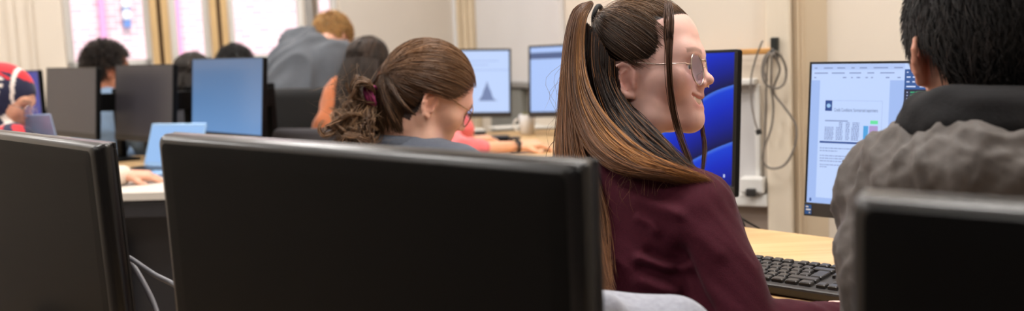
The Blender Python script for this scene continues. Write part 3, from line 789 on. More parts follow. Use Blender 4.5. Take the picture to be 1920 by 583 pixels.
# --- far lit screens
Y3 = 4.75
TL, TR = P(840, 92, Y3 - .0), P(958, 91, Y3); TL = TR - unit(TR - TL) * .50
far1 = monitor('lit far monitor showing a grey bell-shaped graph', TL, TR, Y3 * 128 / FPX, screen=s_page, chin=.026, bez=.010, stand_back=.07)
hw, hh_ = far1['w'] / 2, far1['h'] / 2
pts = [(-.05, 0), (-.045, .012), (-.03, .03), (-.02, .062), (-.008, .085), (.002, .115), (.012, .08), (.025, .055), (.036, .02), (.05, .006), (.07, 0)]
gx, gy = to_uv(far1, 913, 189)
m = M(); pv = [uvp(far1, gx + a[0] * .8, gy + a[1] * .85, .0004) for a in pts]; m.add(pv, [tuple(range(len(pv)))[::-1]]); m.out('graph', E('screen graph grey', 112, 130, 172), far1['root'])
uvseg(far1, 'window_line', [(-hw, hw, .055, .058), (-hw + .02, -hw + .12, .1, .103), (-hw + .18, hw - .05, .1, .103), (-hw + .05, hw - .1, .08, .083)], s_line, .0003)
TL = P(991, 86, 4.6); TR = TL + unit(V(.9, -.43, 0)) * .50
far2 = monitor('lit far monitor with a dark toolbar just left of the ponytail', TL, TR, 4.6 * 133 / FPX, screen=E('screen page cornflower', 168, 196, 248), chin=.026, bez=.010, stand_back=.07, tilt=math.radians(5))
hw, hh_ = far2['w'] / 2, far2['h'] / 2
uvseg(far2, 'toolbar', [(-hw, hw, hh_ - .055, hh_ - .025)], E('screen dark toolbar', 66, 88, 134), .0003)
r = []
for k in range(16):
    y = hh_ - .085 - k * .0125; r.append((-hw + .16, -hw + .16 + rr_.uniform(.05, .22), y - .002, y + .002))
uvseg(far2, 'text_lines', r, s_line, .0003)
# --- switched-off screens of the left row
TLs = [(P(88, 127, 4.35), P(181, 126, 4.02), 'grey switched-off monitor in front of the curly-haired man, leftmost of the dark row', 136, 4.02),
       (P(217, 122, 4.25), P(325, 120, 3.92), 'grey switched-off monitor between the curly-haired man and the brighter blue screen', 150, 3.92)]
for a, b2, lab, hpx, yy in TLs:
    monitor(lab, a, b2, yy * hpx / FPX, screen=offm, chin=.026, bez=.004, stand_back=.21, tilt=math.radians(5), group=None, base_shift=.06, colw=.05, hinge_z=1.0)
glowing = bpy.data.materials.new('dim blue idle screen'); glowing.use_nodes = True; nt = glowing.node_tree; b = nt.nodes['Principled BSDF']; b.inputs['Base Color'].default_value = (.02, .02, .02, 1); b.inputs['Roughness'].default_value = .3  # emits a blue gradient, paler towards the bottom
tc = nt.nodes.new('ShaderNodeTexCoord'); sx = nt.nodes.new('ShaderNodeSeparateXYZ'); mr = nt.nodes.new('ShaderNodeMapRange'); mr.inputs['From Min'].default_value = .1; mr.inputs['From Max'].default_value = .45
cr = nt.nodes.new('ShaderNodeValToRGB'); cr.color_ramp.elements[0].color = rgb(116, 164, 222); cr.color_ramp.elements[1].color = rgb(88, 118, 158)
for a_, c_ in ((tc.outputs['Object'], sx.inputs[0]), (sx.outputs['Z'], mr.inputs['Value']), (mr.outputs['Result'], cr.inputs['Fac']), (cr.outputs['Color'], b.inputs['Emission Color'])): nt.links.new(a_, c_)
b.inputs['Emission Strength'].default_value = .8
TL, TR = P(361, 110, 4.15), P(494, 107, 3.78)
monitor('monitor with a plain dim blue screen, right end of the dark row', TL, TR, 3.78 * 152 / FPX, screen=glowing, chin=.012, bez=.004, stand_back=.21, tilt=math.radians(5), base_shift=.06, colw=.05, hinge_z=1.0)
TR = P(72, 131, 4.7); TL = TR - unit(V(.8, -.6, 0)) * .5
monitor('monitor with a violet blue screen behind the woman in the patterned headscarf', TL, TR, 4.7 * 100 / FPX, screen=E('screen violet', 70, 74, 172, .8), chin=.02, bez=.008, stand_back=.08)
# ------------------------------------------------------------------ desks of the back rows
desk(quad(V(-2.95, 4.95, 0), 1.0, .42), 'far birch desk under the violet blue monitor', topm=woodm)
c1 = P(130, 260, 4.15); c3 = P(430, 258, 4.0)
du = unit(V(c3[0] - c1[0], c3[1] - c1[1], 0)); dn = unit(np.cross(du, Z_)); 
desk(quad(V(c1[0], c1[1], 0) - du * .4 - dn * .36, 1.62, .50, du, dn), 'birch desk under the row of dark switched-off monitors')
lapd = onz(275, 345, DESK)
whitetop = mat('pale grey laminate desk top', rgb(208, 200, 190), rough=.45, noise_scale=8, noise_amt=.03)
desk(quad(lapd + V(-1.35, .36, 0), 1.85, .42, unit(V(1, -.12, 0)), unit(V(-.12, -1, 0))), 'pale grey desk with the open laptops on it', topm=whitetop, modesty=((lapd + V(-.10, -.02, 0))[:2], (lapd + V(.35, -.1, 0))[:2], .1))
fd = onz(850, 292, DESK)
desk([np.array(p) for p in ((-.27, 3.62), (.75, 3.62), (.62, 4.95), (-.27, 5.0))], 'far birch desk with two lit monitors, a keyboard and a white mug')
# ------------------------------------------------------------------ keyboards
KEYROWS = [[(0, 1, 0), (2, 1, 0), (3, 1, 0), (4, 1, 0), (5, 1, 0), (6.5, 1, 0), (7.5, 1, 0), (8.5, 1, 0), (9.5, 1, 0), (11, 1, 0), (12, 1, 0), (13, 1, 0), (14, 1, 0), (15.25, 1, 0), (16.25, 1, 0), (17.25, 1, 0)],
           [(i, 1, 0) for i in range(13)] + [(13, 2, 0), (15.25, 1, 0), (16.25, 1, 0), (17.25, 1, 0), (18.5, 1, 0), (19.5, 1, 0), (20.5, 1, 0), (21.5, 1, 0)],
           [(0, 1.5, 0)] + [(1.5 + i, 1, 0) for i in range(12)] + [(13.75, 1.25, 1), (15.25, 1, 0), (16.25, 1, 0), (17.25, 1, 0), (18.5, 1, 0), (19.5, 1, 0), (20.5, 1, 0), (21.5, 1, 1)],
           [(0, 1.75, 0)] + [(1.75 + i, 1, 0) for i in range(12)] + [(18.5, 1, 0), (19.5, 1, 0), (20.5, 1, 0)],
           [(0, 1.25, 0)] + [(1.25 + i, 1, 0) for i in range(11)] + [(12.25, 2.75, 0), (16.25, 1, 0), (18.5, 1, 0), (19.5, 1, 0), (20.5, 1, 0), (21.5, 1, 1)],
           [(0, 1.25, 0), (1.25, 1.25, 0), (2.5, 1.25, 0), (3.75, 6.25, 0), (10, 1.25, 0), (11.25, 1.25, 0), (12.5, 1.25, 0), (13.75, 1.25, 0), (15.25, 1, 0), (16.25, 1, 0), (17.25, 1, 0), (18.5, 2, 0), (20.5, 1, 0)]]
def keyboard(label, o, u, n, K=.019, case=chinm, keym=None, every=True):
    """o: rear left corner of the key field on the desk; u right, n towards the typist"""
    keym = keym or mat('worn black key', rgb(52, 50, 49), rough=.38, spec=.6, noise_scale=60, noise_amt=.1)
    c = o + u * 11.25 * K + n * 3.25 * K
    t = thing('keyboard', V(c[0], c[1], DESK), label, 'keyboard')
    W_, D_ = 22.5 * K + .02, 6.6 * K + .02
    sl = unit(n - Z_ * .06); up = unit(np.cross(u, sl)); up = up if up[2] > 0 else -up
    cc = V(c[0], c[1], DESK + .014)
    m = M(); m.box(cc, u, sl, up, W_, D_, .016, .004)
    m.out('case', case, t)
    m = M(); m.box(V(c[0], c[1], DESK + .0045) - n * (D_ / 2 - .012), u, n, Z_, W_ * .8, .02, .009, .002); m.out('foot', case, t)
    cap = {}
    for r_, row in enumerate(KEYROWS):
        for (x, wd, tall) in row:
            kh = 1.92 if tall else .92
            y = (r_ + (.25 if r_ else 0)) * K + .003
            ctr = cc + u * ((x + wd / 2 - 11.25) * K) + sl * (y + kh * K / 2 - 3.3 * K) + up * .0105
            key = (wd, tall)
            if key not in cap:
                m = M(); a_, b_ = wd * K - .0032, kh * K - .0016
                m.rings([rrect(t_, u, sl, w2, h2, .0015, 3) for t_, w2, h2 in ((-up * .004, a_, b_), (up * .002, a_ - .001, b_ - .001), (up * .0035, a_ - .0035, b_ - .004))])
                me_v = np.concatenate(m.v); o_ = obj('key', me_v + ctr, m.f, keym, t); cap[key] = (o_.data, ctr, o_)
            else:
                d0, c0, o0 = cap[key]
                o_ = o0.copy(); o_.parent = t; o_.location = Vector((ctr - c0).tolist()) + o0.location; COL.objects.link(o_)
    return t
e_ = onz(1552, 521, DESK + .022)
ku = unit(onz(1585, 514, .76) - onz(1425, 493, .76)); ku[2] = 0; ku = unit(ku); kn = unit(V(ku[1], -ku[0], 0))
keyboard('black full-size keyboard on the birch desk beside the maroon sleeve', e_ - ku * 15 * .019 - kn * 3.3 * .019, ku, kn)
m = M()
k_ = onz(915, 266, DESK); kt = thing('keyboard', V(k_[0], k_[1], DESK), 'small dark keyboard on the far desk by the pink sleeve', 'keyboard')
m.box(V(k_[0], k_[1], DESK + .01), unit(V(1, -.05, 0)), unit(V(.05, 1, 0)), Z_, .2, .14, .02, .004); m.out('case', blackp, kt)
m = M()
for i in range(5):
    for j in range(9): m.box(V(k_[0] - .082 + j * .0205, k_[1] - .05 + i * .025, DESK + .0225), X_, Y_, Z_, .017, .02, .005, .001)
m.out('keys', blackb, kt)
# mouse, only its edge shows past the right front monitor
q = onz(1614, 506, DESK); t = thing('mouse', V(q[0], q[1], DESK), 'black computer mouse peeping out by the edge of the right front monitor', 'mouse')
fm = Field(); fm.ell(q + V(0, 0, .010), (.033, .052, .026), np.array([ku, kn, Z_])); v, f = fm.mesh(.004, zmin=DESK + .001); obj('shell', v, f, blackp, t, True)
m = M(); m.box(q + V(0, 0, .0315) - kn * .02, ku, kn, Z_, .006, .018, .008, .002); m.out('scroll_wheel', chinm, t)
# ------------------------------------------------------------------ laptops
def laptop(label, base_c, yaw, w_, d_, lid_ang, lidm, scr, lid_h=None):
    u = V(math.cos(yaw), math.sin(yaw), 0); n = V(math.sin(yaw), -math.cos(yaw), 0)    # n: towards its user
    lid_h = lid_h or d_
    t = thing('laptop', V(base_c[0], base_c[1], DESK), label, 'laptop')
    m = M(); m.box(V(base_c[0], base_c[1], DESK + .009), u, n, Z_, w_, d_, .016, .004); m.out('base', lidm, t)
    m = M(); m.box(V(base_c[0], base_c[1], DESK + .0175) - n * d_ * .12, u, n, Z_, w_ * .88, d_ * .5, .002); m.out('keys', blackb, t)
    m = M(); m.box(V(base_c[0], base_c[1], DESK + .0175) + n * d_ * .3, u, n, Z_, w_ * .4, d_ * .28, .0015); m.out('touchpad', chinm, t)
    hg = V(base_c[0], base_c[1], DESK + .018) - n * d_ * .49
    up = unit(Z_ * math.cos(lid_ang) - n * math.sin(lid_ang)); fw = unit(n * math.cos(lid_ang) + Z_ * math.sin(lid_ang))
    m = M(); m.box(hg + up * lid_h / 2, u, up, fw, w_, lid_h, .007, .002); m.out('lid', lidm, t)
    m = M(); m.box(hg + up * lid_h / 2 + fw * .004, u, up, fw, w_ - .014, lid_h - .02, .001); m.out('screen', scr, t)
    m = M(); m.tube([hg - u * w_ * .4, hg + u * w_ * .4], .006, 8); m.out('hinge', lidm, t)
    return t
silver = mat('pale blue silver laptop shell', rgb(150, 186, 224), rough=.3, metal=.3, noise_scale=30, noise_amt=.04)
q = onz(268, 330, DESK)
laptop('open pale blue laptop on the pale desk under a resting hand', q + V(-.0, .08, 0), math.radians(-28), .30, .21, math.radians(20), silver, E('laptop screen blue', 146, 190, 242, .95), lid_h=.172)
q2 = P(75, 262, 3.5)
laptop('open grey laptop in front of the woman in the patterned headscarf', V(q2[0] + .09, q2[1] - .10, 0), math.radians(168), .24, .18, math.radians(14), mat('grey laptop shell', rgb(150, 172, 206), rough=.4, metal=.2, noise_scale=30, noise_amt=.04), E('laptop screen grey blue', 112, 146, 196, .8), lid_h=.255)
# ------------------------------------------------------------------ white mug and papers on the far desk
q = onz(989, 252, DESK); t = thing('mug', V(q[0], q[1], DESK), 'white mug with a green sprig on the far desk between the lit monitors', 'mug')
m = M(); m.lathe([(.030, 0), (.036, .004), (.038, .05), (.040, .098), (.037, .098), (.034, .05), (.032, .01), (0.001, .008)], V(q[0], q[1], DESK + .001), 24); m.out('cup', white, t, True)
m = M(); th = np.linspace(-1.3, 1.3, 14); m.tube([V(q[0] - .036 - .03 * math.cos(a), q[1], DESK + .05 + .03 * math.sin(a)) for a in th], .005, 8); m.out('handle', white, t, True)
m = M()
for k in range(7):
    a = k * .9; m.tube([V(q[0], q[1], DESK + .03), V(q[0] + .012 * math.cos(a), q[1] + .012 * math.sin(a), DESK + .09), V(q[0] + .02 * math.cos(a), q[1] + .02 * math.sin(a), DESK + .115)], [.003, .007, .001], 6)
m.out('sprig', mat('olive green leaf', rgb(128, 122, 60), rough=.6, noise_scale=40, noise_amt=.1), t, True)
def paper(label, px, py, yaw, w_, d_, zo=0.0):
    q = onz(px, py, DESK); u = V(math.cos(yaw), math.sin(yaw), 0); n = V(-math.sin(yaw), math.cos(yaw), 0)
    m = M(); k = 8; xs = np.linspace(-.5, .5, k); v = [V(q[0], q[1], DESK + .001 + zo + .004 * abs(b_) ** 2) + u * a * w_ + n * b_ * d_ for a in xs for b_ in xs]
    f = [(i * k + j, (i + 1) * k + j, (i + 1) * k + j + 1, i * k + j + 1) for i in range(k - 1) for j in range(k - 1)]
    m.add(v, f); m.add(np.array(v) - V(0, 0, .0006), [x[::-1] for x in f]); return tag(m.out('paper_sheet', mat('white paper', rgb(238, 234, 226), rough=.8, noise_scale=6, noise_amt=.02), smooth=True), label, 'paper')
paper('white paper sheets lying under the far monitor with the graph', 872, 246, .1, .21, .28)
paper('white paper sheet lying right of the mug on the far desk', 1030, 236, -.2, .25, .30)
paper('white paper sheet lying behind the mug between the two lit far monitors', 955, 238, .3, .2, .2)
# ------------------------------------------------------------------ wall rail, hook, cables, socket
def onright(px, py, d): 
    return onplane(px, py, Nc + nn * d, nn)
m = M(); a_, b_ = onright(1275, 102, .05), onright(1456, 95, .05)
t = thing('coat_rail', onright(1400, 105, .0), 'wooden wall rail ending at a black bracket with cables hung over it', 'rail')
m.box((a_ + b_) / 2, unit(b_ - a_), nn, unit(np.cross(nn, b_ - a_)), np.linalg.norm(b_ - a_), .02, .018, .004); m.out('rail', mat('honey wood', rgb(204, 150, 84), rough=.5, noise_scale=12, noise_amt=.12, stretch=(1, 8, 8)), t)
m = M(); c_ = onright(1453, 89, .055); m.box(c_, ne, nn, Z_, .022, .03, .062, .004); m.out('bracket', mat('black bracket', rgb(34, 36, 32), rough=.5, noise_scale=30, noise_amt=.1), t)
m = M(); m.tube([onright(1449, 101, .05), onright(1449, 101, .11), onright(1449, 94, .12)], .007, 8); m.out('hook', cablem, t)
def hang(name, label, pts, r, mt, d=.09, n=40):
    m = M(); m.tube(catmull([onright(x, y, d + dd) for x, y, dd in pts], n), r, 8); return tag(m.out(name, mt, smooth=True), label, 'cable', 'cables hung from the wall rail')
hang('cable', 'thin grey cable with a black plug hanging left of the looped cables', [(1430, 76, .02), (1424, 90, .02), (1414, 120, 0), (1408, 150, 0), (1409, 190, 0), (1415, 225, 0), (1421, 245, 0)], .0028, greycable)
m = M(); m.tube([onright(1421, 243, .09), onright(1424, 252, .09)], .009, 8); o = m.out('cable_plug', cablem); tag(o, 'black plug at the end of the thin hanging cable', 'plug')
hang('cable', 'grey cable hung from the rail in a tight round coil', [(1449, 92, .02), (1434, 108, 0), (1429, 135, .0), (1436, 158, .01), (1455, 166, .01), (1471, 155, 0), (1474, 130, 0), (1466, 108, .01), (1452, 96, .02), (1440, 104, .03), (1432, 130, .03), (1438, 150, .03)], .0038, greycable)
hang('cable', 'grey cable hanging from the rail in a long wide loop', [(1450, 98, .04), (1462, 130, .02), (1450, 170, 0), (1470, 200, 0), (1492, 235, 0), (1490, 275, 0), (1472, 308, 0), (1448, 316, 0), (1432, 305, 0), (1432, 280, 0), (1446, 240, 0), (1450, 200, 0), (1446, 160, .02), (1447, 100, .05)], .0034, greycable, n=80)
hang('cable', 'grey cable running straight down from the rail to the white socket', [(1440, 105, .0), (1437, 160, -.03), (1435, 230, -.05), (1431, 300, -.06), (1430, 340, -.06), (1420, 364, -.05), (1410, 366, -.04), (1406, 352, -.04)], .003, greycable, n=60)
c_ = onright(1413, 346, .03); t = thing('wall_socket', c_ - nn * .03, 'white wall socket box with a plug above the trunking', 'socket')
m = M(); m.box(c_, ne, nn, Z_, .075, .055, .05, .006); m.out('box', white, t)
m = M(); m.box(c_ + nn * .035 - Z_ * .02, ne, nn, Z_, .03, .02, .025, .004); m.out('plug', chinm, t)
# board on the right wall beyond
sA, sB = right(897, 60), right(1060, 60)
zb = float(onplane(960, 152, Wc, rn)[2])
t = thing('whiteboard', Wc + re_ * (sA + sB) / 2 + V(0, 0, zb), 'large pale grey whiteboard above the far lit monitors', 'whiteboard')
m = M(); wbox(m, sA + .05, sB, zb, 2.5, .004, .03, Wc, re_, rn); m.out('board', mat('pale whiteboard', rgb(214, 212, 212), rough=.35, noise_scale=3, noise_amt=.03), t)
m = M(); wbox(m, sA + .05, sB, zb - .03, zb, .004, .06, Wc, re_, rn, .004); m.out('tray', mat('grey aluminium', rgb(150, 150, 150), rough=.4, metal=.5, noise_scale=20, noise_amt=.05), t)
m = M(); wbox(m, right(930, 180), right(990, 180), .6, zb - .04, .0, .04, Wc, re_, rn, .004); o = struct(m.out('trim_14', mat('grey wall duct', rgb(128, 128, 122), rough=.6, noise_scale=6, noise_amt=.08)))
# cables of the front left monitors and of the blue monitor
def freecable(label, pts, r=.004, mt=cablem, n=40, group=None):
    m = M(); m.tube(catmull(pts, n), r, 8); return tag(m.out('cable', mt, smooth=True), label, 'cable', group)
sheenc = mat('grey sheathed cable', rgb(110, 110, 116), rough=.35, noise_scale=60, noise_amt=.08)
freecable('upper grey cable slanting through the gap between the front left monitors', [P(232, 478, 1.22), P(250, 488, 1.22), P(290, 515, 1.2), P(330, 536, 1.18), P(380, 575, 1.15)], .0035, sheenc)
freecable('lower grey cable dropping through the gap between the front left monitors', [P(240, 490, 1.24), P(252, 502, 1.24), P(272, 536, 1.23), P(290, 575, 1.22), P(310, 640, 1.2)], .004, sheenc)
freecable('thick black cable falling from the blue wallpaper monitor behind the desk', [P(1362, 355, 2.2), P(1368, 372, 2.21), P(1382, 400, 2.2), P(1396, 432, 2.2), P(1405, 470, 2.22)], .006, cablem)
freecable('thin black cable crossing behind the birch desk by the blue monitor', [P(1366, 385, 2.25), P(1385, 405, 2.25), P(1405, 418, 2.25), P(1425, 430, 2.26), P(1440, 450, 2.27)], .0025, cablem)
# ================================================================== people
skinm = mat('skin', (.5, .3, .2, 1), rough=.48, spec=.4, attr=True, sss=.12, bump=.05, bump_scale=500, noise_scale=60, noise_amt=.05)
hairm = mat('hair', (.1, .05, .03, 1), rough=.45, spec=.36, attr=True, noise_scale=40, noise_amt=.08)
hairdull = mat('soft dark hair', (.02, .02, .02, 1), rough=.5, spec=.35, attr=True, noise_scale=40, noise_amt=.08)
eyem = mat('eye', (.8, .8, .8, 1), rough=.1, spec=.6, attr=True, noise_scale=80, noise_amt=.03)
toothm = mat('tooth enamel', rgb(236, 228, 214), rough=.25, noise_scale=80, noise_amt=.03)
CFh = unit(V(CF[0], CF[1], 0))
def cam_dir(a, p=0, base_up=None):
    """facing direction: a degrees from picture-right towards away, p degrees downwards"""
    a, p = math.radians(a), math.radians(p)
    return unit(CR * math.cos(a) * math.cos(p) + CF * math.sin(a) * math.cos(p) - CU * math.sin(p))
class Head:
    def __init__(s, F, U, scale, anchor_world, anchor_local):
        s.F = unit(F); s.U = unit(np.asarray(U) - s.F * np.dot(U, s.F)); s.L = np.cross(s.U, s.F); s.s = scale
        s.R = np.stack([s.F, s.L, s.U]); s.t = np.asarray(anchor_world) - scale * (np.asarray(anchor_local) @ s.R)
    def w(s, p): return s.t + s.s * (np.asarray(p, float) @ s.R)
    def loc(s, v): return (np.asarray(v) - s.t) @ s.R.T / s.s
def head_prims(fd, h, jaw=1.0, smile=0.0, nose=1.0, ears=(1, -1), chin=0.0, neck=None, nr=.046, brow=1.0, flare=.5):
    s, R, w = h.s, h.R, h.w
    def ell(c, r, k=.012, op='u', rot=None): fd.ell(w(c), np.array(r) * s, R if rot is None else rot @ R, k * s, op)
    def cone(a, b, ra, rb=None, k=.012, op='u'): fd.cone(w(a), w(b), ra * s, (ra if rb is None else rb) * s, k * s, op)
    ell((-.004, 0, .062), (.091, .0745, .080), .02)
    ell((.038, 0, .072), (.0560, .062, .060), .03)
    ell((.044, 0, -.002), (.048, .0565 * jaw, .068), .03)
    for y in (1, -1):
        cone((.002, y * .054 * jaw, -.024), (.028, y * .050 * jaw, -.058), .016, .015, .03)
        cone((.028, y * .050 * jaw, -.058), (.076, y * .014, -.067 - chin), .015, .012, .03)
        ell((.064, y * .037, .001 + .005 * smile), (.021, .022, .019), .03)
        ell((.055, y * .049, .012), (.025, .016, .014), .03)
        cone((.054, y * .057, .046), (.083, y * .036, .050), .006, .0065, .03)
        cone((.083, y * .036, .050), (.0925, y * .012, .048), .0065 * brow, .0055 * brow, .03)
    ell((.077, 0, -.034), (.0225, .030, .027), .025)
    ell((.0880, 0, -.0635 - chin), (.0130, .016, .0125), .022)
    for y in (1, -1):   # eye sockets and lids
        ell((.0985, y * .032, .027), (.0115, .016, .0105), .016, 's')
        ell((.0785, y * .0315, .027), (.0142, .0155, .0136), .006)
        ell((.0930, y * .0325, .0262), (.0075, .0120, .0036), .002, 's')
    # nose, slightly upturned
    cone((.0930, 0, .040), (.1100, 0, .0095), .0062, .0070, .016)
    ell((.1145, 0, .0045), (.0082, .0080, .0074), .010)
    for y in (1, -1):
        ell((.1040, y * .0112, -.0015), (.0080, .0052, .0056), .006)
        ell((.1075, y * .0055, -.0078), (.004, .0026, .0022), .003, 's')
    cone((.101, 0, -.004), (.0985, 0, -.016), .005, .006, .008)
    # mouth
    if smile:
        for y in (1, -1):
            ell((.060, y * .041, -.006), (.018, .014, .018), .02)
            cone((.0990, 0, -.0225), (.0950, y * .013, -.0212), .0046, .0042, .006); cone((.0950, y * .013, -.0212), (.0815, y * .0295, -.0150), .0042, .0028, .006)
            cone((.0970, 0, -.0425), (.0930, y * .014, -.0385), .0054, .0048, .006); cone((.0930, y * .014, -.0385), (.0815, y * .0295, -.0175), .0048, .0028, .006)
            cone((.1020, 0, -.0325), (.0990, y * .012, -.0300), .0062, .0054, .003, 's'); cone((.0990, y * .012, -.0300), (.0900, y * .0265, -.0185), .0054, .0020, .003, 's')
    else:
        for y in (1, -1):
            cone((.0985, 0, -.024), (.086, y * .022, -.027), .0052, .003, .008)
            cone((.0965, 0, -.036), (.084, y * .022, -.029), .0062, .003, .008)
            cone((.1025, 0, -.0302), (.089, y * .020, -.0292), .0015, .001, .003, 's')
    for y in ears: ear_prims(fd, h, y, flare)
    cone((-.018, 0, -.010), (-.028, 0, -.060), nr, nr, .03)
    if neck is not None: fd.cone(w((-.026, 0, -.055)), neck, nr * s, (nr + .006) * s, .03)
def ear_prims(fd, h, y, flare=.5):
    s, w = h.s, h.w
    def e(a, b, o=0.0): return (a - .006 - .12 * b, y * (.0705 + flare * max(0, .013 - a) + (.5 - flare) * .008 + o), b + .002)
    c = [(.006, -.001), (.011, .006), (.013, .018), (.007, .0285), (-.004, .0315), (-.014, .027), (-.0185, .015), (-.0175, .001), (-.012, -.012), (-.004, -.0215), (.005, -.024)]
    r = [.0024, .0028, .0030, .0033, .0034, .0035, .0035, .0034, .0036, .0056, .0046]
    pts = [w(e(a, b)) for a, b in c]
    for i in range(len(pts) - 1): fd.cone(pts[i], pts[i + 1], r[i] * s, r[i + 1] * s, .0022 * s)
    fd.ell(w(e(-.004, .004, -.0035)), np.array((.0145, .0028, .025)) * s, np.stack([unit(h.F - h.L * y * flare), unit(h.L + h.F * y * flare), h.U]), .003 * s)
    fd.cone(w((.004, y * .064, .014)), w((.000, y * .066, -.016)), .009 * s, .008 * s, .006 * s)
    a_ = [(.001, .021), (-.008, .015), (-.0115, .004), (-.009, -.006), (-.003, -.012)]
    for i in range(4): fd.cone(w(e(*a_[i], .0005)), w(e(*a_[i + 1], .0005)), .0024 * s, .0027 * s, .002 * s)
    fd.cone(w(e(.0105, -.003, .001)), w(e(.0095, -.009, .001)), .0040 * s, .0036 * s, .003 * s)
    fd.ell(w(e(.001, -.001, .004)), np.array((.0065, .0065, .0095)) * s, h.R, .002 * s, 's')
def face_colors(v, h, skin, lip=None, scalp=None, scalp_col=None, brow=None, blush=.25):
    q = h.loc(v); c = np.tile(np.array(skin[:3]), (len(v), 1)); x, y, z = q.T; ay = np.abs(y)
    def mix(m, col): 
        nonlocal c; c = c * (1 - m[:, None]) + np.array(col[:3])[None] * m[:, None]
    red = np.array(skin[:3]) * V(1.02, .66, .62)
    near = (np.abs(z) < .16) & (np.abs(x) < .2) & (ay < .13)
    g = lambda cx, cy, cz, r: np.exp(-((x - cx) ** 2 + (ay - cy) ** 2 + (z - cz) ** 2) / r ** 2) * near
    mix(np.clip(blush * g(.068, .042, -.002, .022), 0, 1), red); mix(.3 * g(.112, 0, .004, .011), red); mix(np.clip(.5 * g(-.008, .079, .008, .024) * (ay > .071), 0, 1), red)
    if lip is not None:
        m = np.exp(-((z + .0315) / .0135) ** 4) * np.exp(-(ay / .026) ** 6) * (x > .081) * near; mix(np.clip(m, 0, 1) * .65, lip)
    if brow is not None:
        m = np.exp(-((z - .051 - .004 * np.cos((ay - .034) / .016)) / .0042) ** 4) * (ay > .013) * (ay < .053) * (x > .052) * near; mix(np.clip(m, 0, 1) * .6, brow)
        m = np.exp(-((z - .0295) / .0014) ** 2) * (ay > .018) * (ay < .047) * (x > .075) * near; mix(np.clip(m, 0, 1) * .8, np.array(brow[:3]) * .5)
    if scalp is not None: mix((scalp(x, ay, z) & near & (ay < .0745)).astype(float), scalp_col)
    return c
def hand_prims(fd, wr, d, nrm, side, curl=.5, s=1.0, spread=.05):
    d = unit(d); nrm = unit(nrm - d * np.dot(nrm, d)); l = np.cross(nrm, d) * side     # l: thumb side
    fd.rbox(wr + d * .048 * s, np.array((.050, .040, .014)) * s, .013 * s, np.stack([d, l, nrm]), .012 * s)
    for i, (o, L, r) in enumerate(((.030, .072, .0085), (.010, .080, .0088), (-.010, .074, .0084), (-.029, .058, .0075))):
        b = wr + d * (.093 - .003 * abs(i - 1)) * s + l * o * s; a = .15; dd = unit(d + l * (o * spread / .03))
        for k, (fr, rr) in enumerate(((.45, 1), (.30, .92), (.25, .82))):
            a += curl * (.55, .7, .5)[k]
            dr = dd * math.cos(a) - nrm * math.sin(a); e = b + dr * L * fr * s
            fd.cone(b, e, r * rr * s, r * rr * .9 * s, .004 * s); b = e
    b = wr + d * .028 * s + l * .030 * s; dr = unit(d * .75 + l * .6 - nrm * .35)
    fd.cone(wr + d * .015 * s + l * .02 * s, b, .014 * s, .013 * s, .01); e = b + dr * .036 * s; fd.cone(b, e, .0115 * s, .010 * s, .006)
    fd.cone(e, e + unit(dr + d * .5) * .028 * s, .0098 * s, .008 * s, .004)
class Pose:
    """joints of one person in world metres; facing = horizontal chest direction"""
    def __init__(s, nb, pelvis, facing, sh=.165, seat=True, arms=None, scale=1.0, drop=.045, reach=.36, floor_feet=True, leg=None):
        s.nb, s.pv, s.f, s.k = np.asarray(nb), np.asarray(pelvis), unit(facing), scale
        s.trap = .012; s.S = unit(s.nb - s.pv); s.r = unit(np.cross(s.f, Z_)) ; s.r = unit(s.r - s.S * np.dot(s.r, s.S)); s.fw = np.cross(s.S, s.r); s.fw = s.fw if np.dot(s.fw, s.f) > 0 else -s.fw
        s.sh = {+1: s.nb + s.r * sh - s.S * drop, -1: s.nb - s.r * sh - s.S * drop}
        s.arm = {}
        for y in (1, -1):
            if arms and y in arms: s.arm[y] = [np.asarray(q) if q is not None else None for q in arms[y]]
            else:
                e = s.sh[y] + s.r * y * .03 - Z_ * .25 + s.f * .08; s.arm[y] = [None, e, e + s.f * .22 + V(0, 0, .02) - s.r * y * .04]
            if s.arm[y][0] is not None: s.sh[y] = s.arm[y][0]
        if leg is not None: s.leg = leg
        elif seat:
            s.leg = {y: [s.pv + s.r * y * .09, s.pv + s.r * y * .12 + s.f * reach + V(0, 0, -.02), None] for y in (1, -1)}
            for y in (1, -1): k_ = s.leg[y][1]; s.leg[y][2] = V(k_[0], k_[1], .09) + s.f * .04
        else:
            s.leg = {y: [s.pv + s.r * y * .09, s.pv * V(1, 1, 0) + s.r * y * .10 + s.f * .03 + V(0, 0, .5), s.pv * V(1, 1, 0) + s.r * y * .11 + V(0, 0, .09)] for y in (1, -1)}
def torso_prims(fd, p, g=0.0, width=1.0, k=.05, depth=1.0):
    R = np.stack([p.fw, p.r, p.S]); H_ = np.linalg.norm(p.nb - p.pv)
    fd.ell(p.nb - p.S * .14 + p.fw * .0, (np.array((.098 * depth, .158 * width, .15)) + g), R, k)
    fd.ell(p.nb - p.S * H_ * .62, (np.array((.094 * depth, .134 * width, .17)) + g), R, k)
    fd.ell(p.pv + p.S * .02, (np.array((.112 * depth, .160 * width, .11)) + g), R, k)
    for y in (1, -1):
        fd.cone(p.nb + p.S * p.trap, p.sh[y], .043 + g, .050 + g, k); 
def arm_prims(fd, p, y, g=0.0, r=(.050, .041, .037, .026), to=1.0, k=.02):
    e, w_ = p.arm[y][1], p.arm[y][2]; w2 = e + (w_ - e) * to
    fd.cone(p.sh[y], e, r[0] + g, r[1] + g, k); fd.cone(e, w2, r[1] + g * .8, r[2] + (r[3] - r[2]) * to + g * .8, k)
